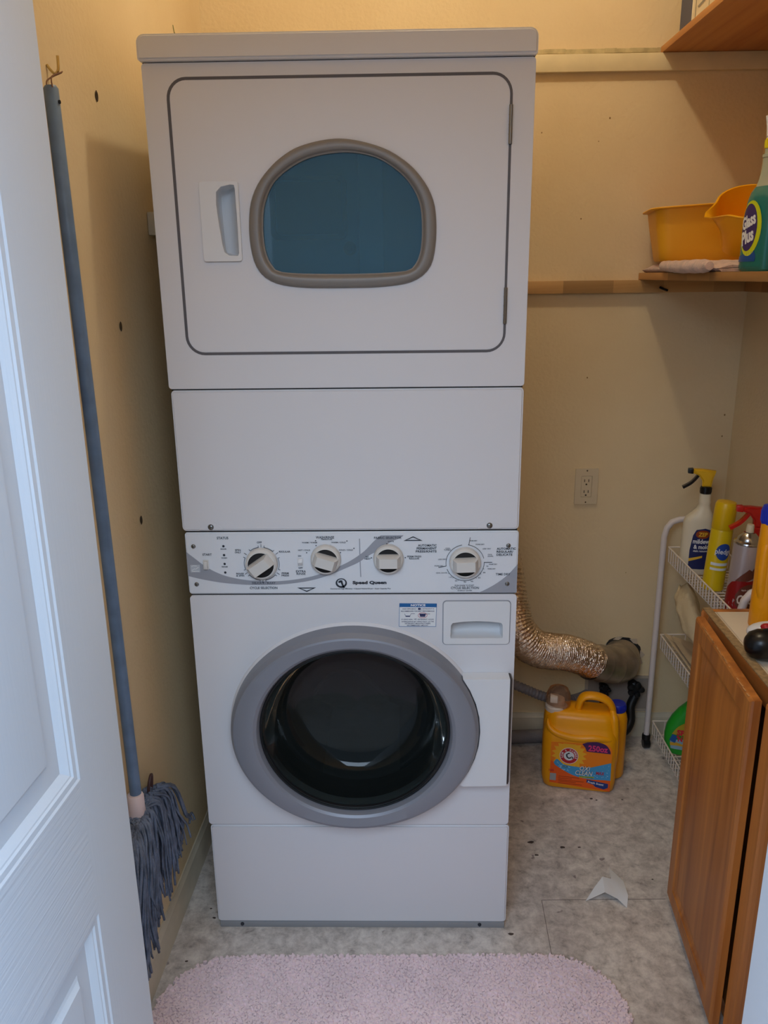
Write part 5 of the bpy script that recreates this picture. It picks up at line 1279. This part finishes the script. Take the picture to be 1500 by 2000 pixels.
for k in range(3): b.tube([( -.012+.022*k, .0, .062),( -.004+.022*k, .0, .064),( .004+.022*k, .0, .0625)], 0.003, 8)
part('grip', b, M['black'], BK, local=True, ang=50)

# ================================================================ WIRE CART
CT = thing('wire_shelf_cart', 'narrow white three-tier wire cart on casters against the right wall', 'cart', (0.995, 0.49, 0))
M['wtube'] = mat('white enamelled tube', C(226, 214, 208), rough=0.35)
M['wwire'] = mat('white coated wire', C(236, 220, 204), rough=0.4)
XL_, XR_ = 0.905, 1.085
for y in (0.775, 0.205):
    b = MB(); arcl = [(XL_, y, 0.045), (XL_, y, 0.73), (XL_+.006, y, 0.757), (XL_+.02, y, 0.776), (XL_+.042, y, 0.784), (0.995, y, 0.786), (XR_-.042, y, 0.784), (XR_-.02, y, 0.776), (XR_-.006, y, 0.757), (XR_, y, 0.73), (XR_, y, 0.045)]
    pp = []
    for i in range(len(arcl)-1):
        for k in range(4): pp.append(Vector(arcl[i]).lerp(Vector(arcl[i+1]), k/4))
    pp.append(Vector(arcl[-1])); b.tube(pp, 0.0092, 14); part('end_frame', b, M['wtube'], CT, ang=60)
for x in (XL_, XR_):
    for y in (0.775, 0.205):
        b = MB(); b.lathe([(0.0,0.048),(0.012,0.048),(0.0135,0.044),(0.0135,0.030),(0.010,0.026),(0.0,0.026)], (x, y, 0), 'Z', 18)
        b.lathe([(0.0,-0.011),(0.014,-0.011),(0.0165,-0.008),(0.0165,0.008),(0.014,0.011),(0.0,0.011)], (x, y-.004, 0.0168), 'X', 22)
        part('caster', b, M['black'], CT)
for zf in (0.652, 0.362, 0.055):
    b = MB(); rim = zf+0.048
    y0, y1 = 0.218, 0.762; x0, x1 = XL_+.012, XR_-.012
    rl = [(x0,y0,rim),(x1,y0,rim),(x1,y1,rim),(x0,y1,rim)]
    for i in range(4): b.tube([rl[i], rl[(i+1) % 4]], 0.0024, 8)
    part('basket_rim', b, M['wwire'], CT, ang=60)
    b = MB(); nw = 27
    for i in range(nw):
        y = y0+.006+(y1-y0-.012)*i/(nw-1)
        b.tube([(x0,y,rim),(x0+.001,y,zf+.004),(x0+.005,y,zf),(x1-.005,y,zf),(x1-.001,y,zf+.004),(x1,y,rim)], 0.0019, 5)
    for x in (x0+.04, (x0+x1)/2, x1-.04): b.tube([(x,y0,rim),(x,y0+.001,zf+.001),(x,y0+.006,zf-.0028),(x,y1-.006,zf-.0028),(x,y1-.001,zf+.001),(x,y1,rim)], 0.0016, 5)
    part('basket_wire', b, M['wwire'], CT, kind='stuff', ang=60)
# mildew spray
zs = 0.652+0.0022
ZP = thing('mildew_spray_bottle', 'white spray bottle with yellow and black trigger on the cart top tier', 'bottle', (0.962, 0.672, zs), rz=radians(-14))
b = MB(); b.loft([oval(0.041*k, 0.027*k2, z, dx=d) for k, k2, z, d in ((0.93,.9,0,0),(1,1,.004,0),(1.0,1,.06,0),(0.99,1,.12,0),(0.97,.99,.155,0.001),(0.90,.95,.168,.003),(0.70,.82,.181,.009),(0.48,.66,.194,.012),(0.375,.58,.208,.013),(0.41,.62,.216,.013),(0.375,.58,.222,.013),(0.38,.58,.240,.013))], True, True, True)
part('bottle_body', b, mat('cream white plastic', C(230, 216, 188), rough=0.4), ZP, local=True, ang=50)
tE = bpy.data.objects.new('spray_trigger', None); COL.objects.link(tE); tE.parent = ZP; tE.location = (0.013, 0, 0)
trigger(tE, mat('yellow trigger', C(232, 180, 24), rough=0.4), M['black'], 0.2405, collar_m=M['black'], s=1.05)
# lift sub-parts so the bottle stays within three levels
for o in [o for o in bpy.data.objects if o.parent == tE]:
    o.parent = ZP; o.location = o.location+Vector((0.013, 0, 0))
bpy.data.objects.remove(tE)
RZp = (0.0412, 0.0272, 2.6)
b = MB(); b.prism([(-0.018,0.018),(0.040,0.018),(0.040,0.135),(0.020,0.142),(-0.004,0.137),(-0.012,0.12),(-0.018,0.075)], 0, -0.0002)
label_piece('bottle_label', b, mat('navy label', C(32, 40, 92), rough=0.4), ZP, *RZp, 0.0002, 0, 0)
b = MB(); b.prism(ellipse(0.015,0.124,0.020,0.0125,24), 0, -0.0002); label_piece('brand_oval', b, mat('rust oval', C(150, 66, 26), rough=0.4), ZP, *RZp, 0.0006, 0, 0)
b = MB(); b.text('ZEP', 0.015, 0.124, 0.026, 0.012, bold=0.03, shear=.1, thick=.0002); b.prism([(-0.018,0.050),(0.018,0.060),(0.018,0.054),(-0.018,0.041)], 0, -0.0002); label_piece('brand_lettering', b, mat('gold print', C(236, 190, 60), rough=0.4), ZP, *RZp, 0.0010, 0, 0, sub=.004, kind='stuff')
b = MB(); b.text('mildew', 0.012, 0.103, 0.046, 0.014, bold=0.03, thick=.0002); b.text('& mold', 0.013, 0.0865, 0.042, 0.013, bold=0.03, thick=.0002); b.text('stain remover', 0.013, 0.074, 0.042, 0.006, bold=0.02, thick=.0002)
label_piece('title_lettering', b, M['paper'], ZP, *RZp, 0.0010, 0, 0, sub=.004)
# furniture polish can
def can(name, label, loc, r, h, m, rz=0, top=None, tilt=0.0, rot=None):
    E_ = thing(name, label, 'spray can', loc, rot=rot or (0, tilt, rz)); return E_
PC = can('polish_spray_can', 'tall yellow furniture polish can beside the white spray bottle', (0.969, 0.538, zs), .028, .25, None, rot=(radians(0), radians(3), radians(-18)))
M['canyel'] = mat('yellow can', C(232, 196, 20), rough=0.32, spec=0.6)
b = MB(); b.lathe([(0.0,0.0022),(0.026,0.0018),(0.0285,0.004),(0.0285,0.172),(0.0275,0.176),(0.0255,0.182)], (0,0,0), 'Z', 36, cap1=True); part('can_body', b, M['canyel'], PC, local=True)
b = MB(); b.lathe([(0.0278,0.178),(0.0290,0.180),(0.0285,0.230),(0.0275,0.246),(0.024,0.253),(0.013,0.2545),(0.0,0.2545)], (0,0,0), 'Z', 36); part('can_cap', b, mat('yellow cap', C(236, 190, 12), rough=0.35), PC, local=True)
RP = (0.0286, 0.0286, 2.0)
b = MB(); b.prism(ellipse(0.012, 0.118, 0.021, 0.024, 28), 0, -.0002); label_piece('label_disc', b, mat('royal blue disc', C(40, 76, 160), rough=.4), PC, *RP, .0002, 0, 0)
b = MB(); b.text('pledge', 0.012, 0.117, 0.046, 0.019, bold=.02, thick=.0002); b.box(-0.018,0.030,-.0002,0,0.078,0.086); b.box(-0.018,0.030,-.0002,0,0.064,0.071); label_piece('label_lettering', b, M['paper'], PC, *RP, .0007, 0, 0, sub=.004)
# air freshener can
AF = can('air_freshener_can', 'grey and red scented air spray can, silver top, at the cart front', (0.966, 0.362, zs), .033, .25, None, rot=(0, radians(2), radians(-22)))
b = MB(); b.lathe([(0.0,0.0022),(0.030,0.0018),(0.0328,0.004),(0.0328,0.190),(0.0320,0.193)], (0,0,0), 'Z', 40, cap1=True); part('can_body', b, mat('grey can print', C(184, 170, 168), rough=0.3, metal=.3), AF, local=True)
b = MB(); b.lathe([(0.0322,0.1932),(0.0335,0.196),(0.0325,0.199),(0.0265,0.203),(0.0250,0.210),(0.018,0.218),(0.0135,0.222),(0.0,0.223)], (0,0,0), 'Z', 40); part('can_dome', b, M['chrome'], AF, local=True)
b = MB(); b.lathe([(0.0,0.2435),(0.0078,0.2430),(0.009,0.240),(0.0095,0.2232),(0.0,0.2231)], (0,0,0), 'Z', 20); part('spray_nozzle', b, M['ivory'], AF, local=True)
RA = (0.0329, 0.0329, 2.0)
b = MB(); b.prism([(-0.050,0.010),(0.050,0.010),(0.050,0.075),(0.030,0.105),(0.018,0.100),(-0.004,0.105),(-0.026,0.095),(-0.042,0.075),(-0.050,0.05)], 0, -.0002); label_piece('label_red', b, mat('deep red print', C(150, 26, 24), rough=.35), AF, *RA, .0002, 0, 0)
b = MB(); b.prism(curve2([(-0.012,0.062),(0.0,0.085),(0.020,0.095),(0.040,0.085)],5)+curve2([(0.048,0.05),(0.035,0.028),(0.006,0.026),(-0.010,0.040)],5), 0, -.0002)
b.prism([(-0.018,0.100),(-0.004,0.118),(0.012,0.135),(0.018,0.132),(0.012,0.118),(0.026,0.140),(0.032,0.138),(0.030,0.112),(0.012,0.103)], 0, -.0002); label_piece('label_brown', b, mat('brown print', C(112, 60, 44), rough=.4), AF, *RA, .0007, 0, 0)
b = MB(); b.text('Glade', 0.018, 0.053, 0.050, 0.026, bold=.03, thick=.0002); b.text('apple cinnamon', 0.018, 0.079, 0.034, 0.006, bold=.01, thick=.0002); label_piece('label_lettering', b, mat('cream print', C(226, 206, 188), rough=.5), AF, *RA, .0012, 0, 0, sub=.004)
# red-trigger bottle
RT = thing('red_trigger_bottle', 'clear brownish bottle with a red spray trigger behind the air spray can', 'bottle', (1.030, 0.440, zs), rz=radians(-12))
b = MB(); b.loft([oval(0.030*k, 0.026*k2, z) for k, k2, z in ((0.93,.9,0),(1,1,.004),(1.0,1,.06),(0.99,1,.10),(0.9,.95,.135),(0.62,.75,.16),(0.45,.5,.172),(0.45,.5,.188))], True, True, True)
part('bottle_body', b, mat('smoky clear plastic', C(196, 170, 146), rough=0.2, trans=0.5), RT, local=True, ang=50)
M['redp'] = mat('red spray plastic', C(206, 34, 24), rough=0.35)
trigger(RT, M['redp'], M['redp'], 0.1885, collar_m=M['redp'], noz_m=M['redp'], s=1.15)
# middle tier: cardboard sheets and a limp plastic bag
zm = 0.362+0.0018
def sheet(name, label, pts, th, m, cat='cardboard', group=None):
    b = MB(); bb = bmesh.new(); v = [bb.verts.new(p) for p in pts]; bb.faces.new(v)
    bmesh.ops.subdivide_edges(bb, edges=list(bb.edges), cuts=3, use_grid_fill=True)
    for q in bb.verts: q.co.z += 0.002*mnoise.noise(q.co*25)+.001
    r = bmesh.ops.extrude_face_region(bb, geom=list(bb.faces)); bmesh.ops.translate(bb, verts=[g for g in r['geom'] if isinstance(g, bmesh.types.BMVert)], vec=(0,0,th))
    b.merge(bb); return tag(part(name, b, m, None, ang=30, loc=pts[0]), label, cat, group)
M['card'] = mat('cream card', C(214, 192, 160), rough=0.7)
sheet('flat_envelope', 'flat cream card sheet leaning over the rim of the middle tier', [(0.9200,0.26,zm+.052),(1.055,0.25,zm+.020),(1.055,0.70,zm+.022),(0.9200,0.745,zm+.056)], 0.002, M['card'])
sheet('paper_sleeve', 'narrow cream paper sleeve lying on top of the card sheet in the middle tier', [(0.922,0.30,zm+.060),(0.985,0.31,zm+.046),(0.975,0.60,zm+.048),(0.924,0.70,zm+.072)], 0.002, mat('pale sleeve', C(206, 186, 156), rough=0.6), 'paper')
b = MB(); loops = []
for i in range(30):
    t_ = i/29; c = Vector((1.010-0.055*t_-0.03*sin(pi*t_), 0.50+0.20*t_, zm+0.070+0.165*t_)); r = 0.037*(1-0.15*t_)*(0.35+0.65*min(1, 6*t_+.3, 5*(1-t_)+.25))
    loops.append([(c.x+r*cos(a)*(1+.25*mnoise.noise(Vector((3*cos(a),3*sin(a),t_*6)))), c.y+r*.8*sin(a), c.z+r*.55*sin(a)*(-1)*(1+.30*mnoise.noise(Vector((2*cos(a)+5,2*sin(a),t_*7))))+.006*sin(3*a)) for a in [2*pi*k/30 for k in range(30)]])
b.loft(loops, True, True, True); tag(part('crumpled_bag', b, mat('limp beige bag', C(200, 178, 140), rough=0.55, bump=0.6, bscale=40, bdist=.006), None, ang=180, loc=(0.99,0.45,zm+.07)), 'limp crumpled beige bag standing in the middle tier of the cart', 'bag')
# bottom tier: green stain remover bottle
zb3 = 0.055+0.0022
GN = thing('stain_remover_bottle', 'bright green rounded laundry bottle on the cart bottom tier', 'bottle', (0.990, 0.660, zb3), rz=radians(-14))
M['green'] = mat('bright green plastic', C(36, 160, 44), rough=0.3)
b = MB(); rows = []
for z, hw, d in ((0,.070,0),(.006,.078,0),(.03,.088,0.001),(.06,.092,.002),(.09,.088,.004),(.12,.076,.008),(.145,.060,.013),(.165,.044,.02),(.182,.030,.026),(.196,.024,.03),(.22,.024,.03)):
    rows.append(oval(hw*.74, .028*min(1, .72+hw*3.0), z, dx=d, p=2.8))
b.loft(rows, True, True, True); part('bottle_body', b, M['green'], GN, local=True, ang=50)
b = MB(); b.lathe([(0.0,0.2205),(0.017,0.2205),(0.018,0.224),(0.017,0.245),(0.0,0.246)], (0.03,0,0), 'Z', 24); part('cap', b, M['green'], GN, local=True)
RG_ = (0.0665, 0.0282, 2.8)
def gl(name, fn, m, off, sub=.006):
    b = MB(); fn(b); label_piece(name, b, m, GN, *RG_, off, 0, 0, sub=sub)
gl('label_yellow', lambda b: b.prism(curve2([(-0.046,0.070),(-0.030,0.098),(-0.004,0.116),(0.030,0.118),(0.050,0.095)],5)+[(0.050,0.070)], 0, -.0002), mat('olive yellow', C(190, 160, 40), rough=.4), .0004)
gl('label_pale', lambda b: b.prism([(-0.046,0.020),(0.052,0.020),(0.052,0.068),(-0.050,0.050)], 0, -.0002), mat('pale label', C(150, 180, 196), rough=.4), .0004)
gl('label_blue', lambda b: b.prism([(-0.052,0.048),(-0.034,0.040),(-0.030,0.066),(-0.044,0.070)], 0, -.0002), mat('label blue', C(24, 90, 160), rough=.4), .0008)
gl('label_red', lambda b: (b.text('SPRAY', 0.003, 0.079, 0.070, 0.020, bold=.05, thick=.0002), b.text("'N WASH", 0.006, 0.058, 0.074, 0.020, bold=.05, thick=.0002)), mat('label red', C(214, 40, 60), rough=.4), .0012, .005)
gl('label_amber', lambda b: b.prism([(-0.050,0.040),(-0.030,0.044),(0.0,0.036),(0.004,0.032),(-0.03,0.033),(-0.048,0.030)], 0, -.0002), mat('label amber', C(220, 170, 50), rough=.4), .0008)
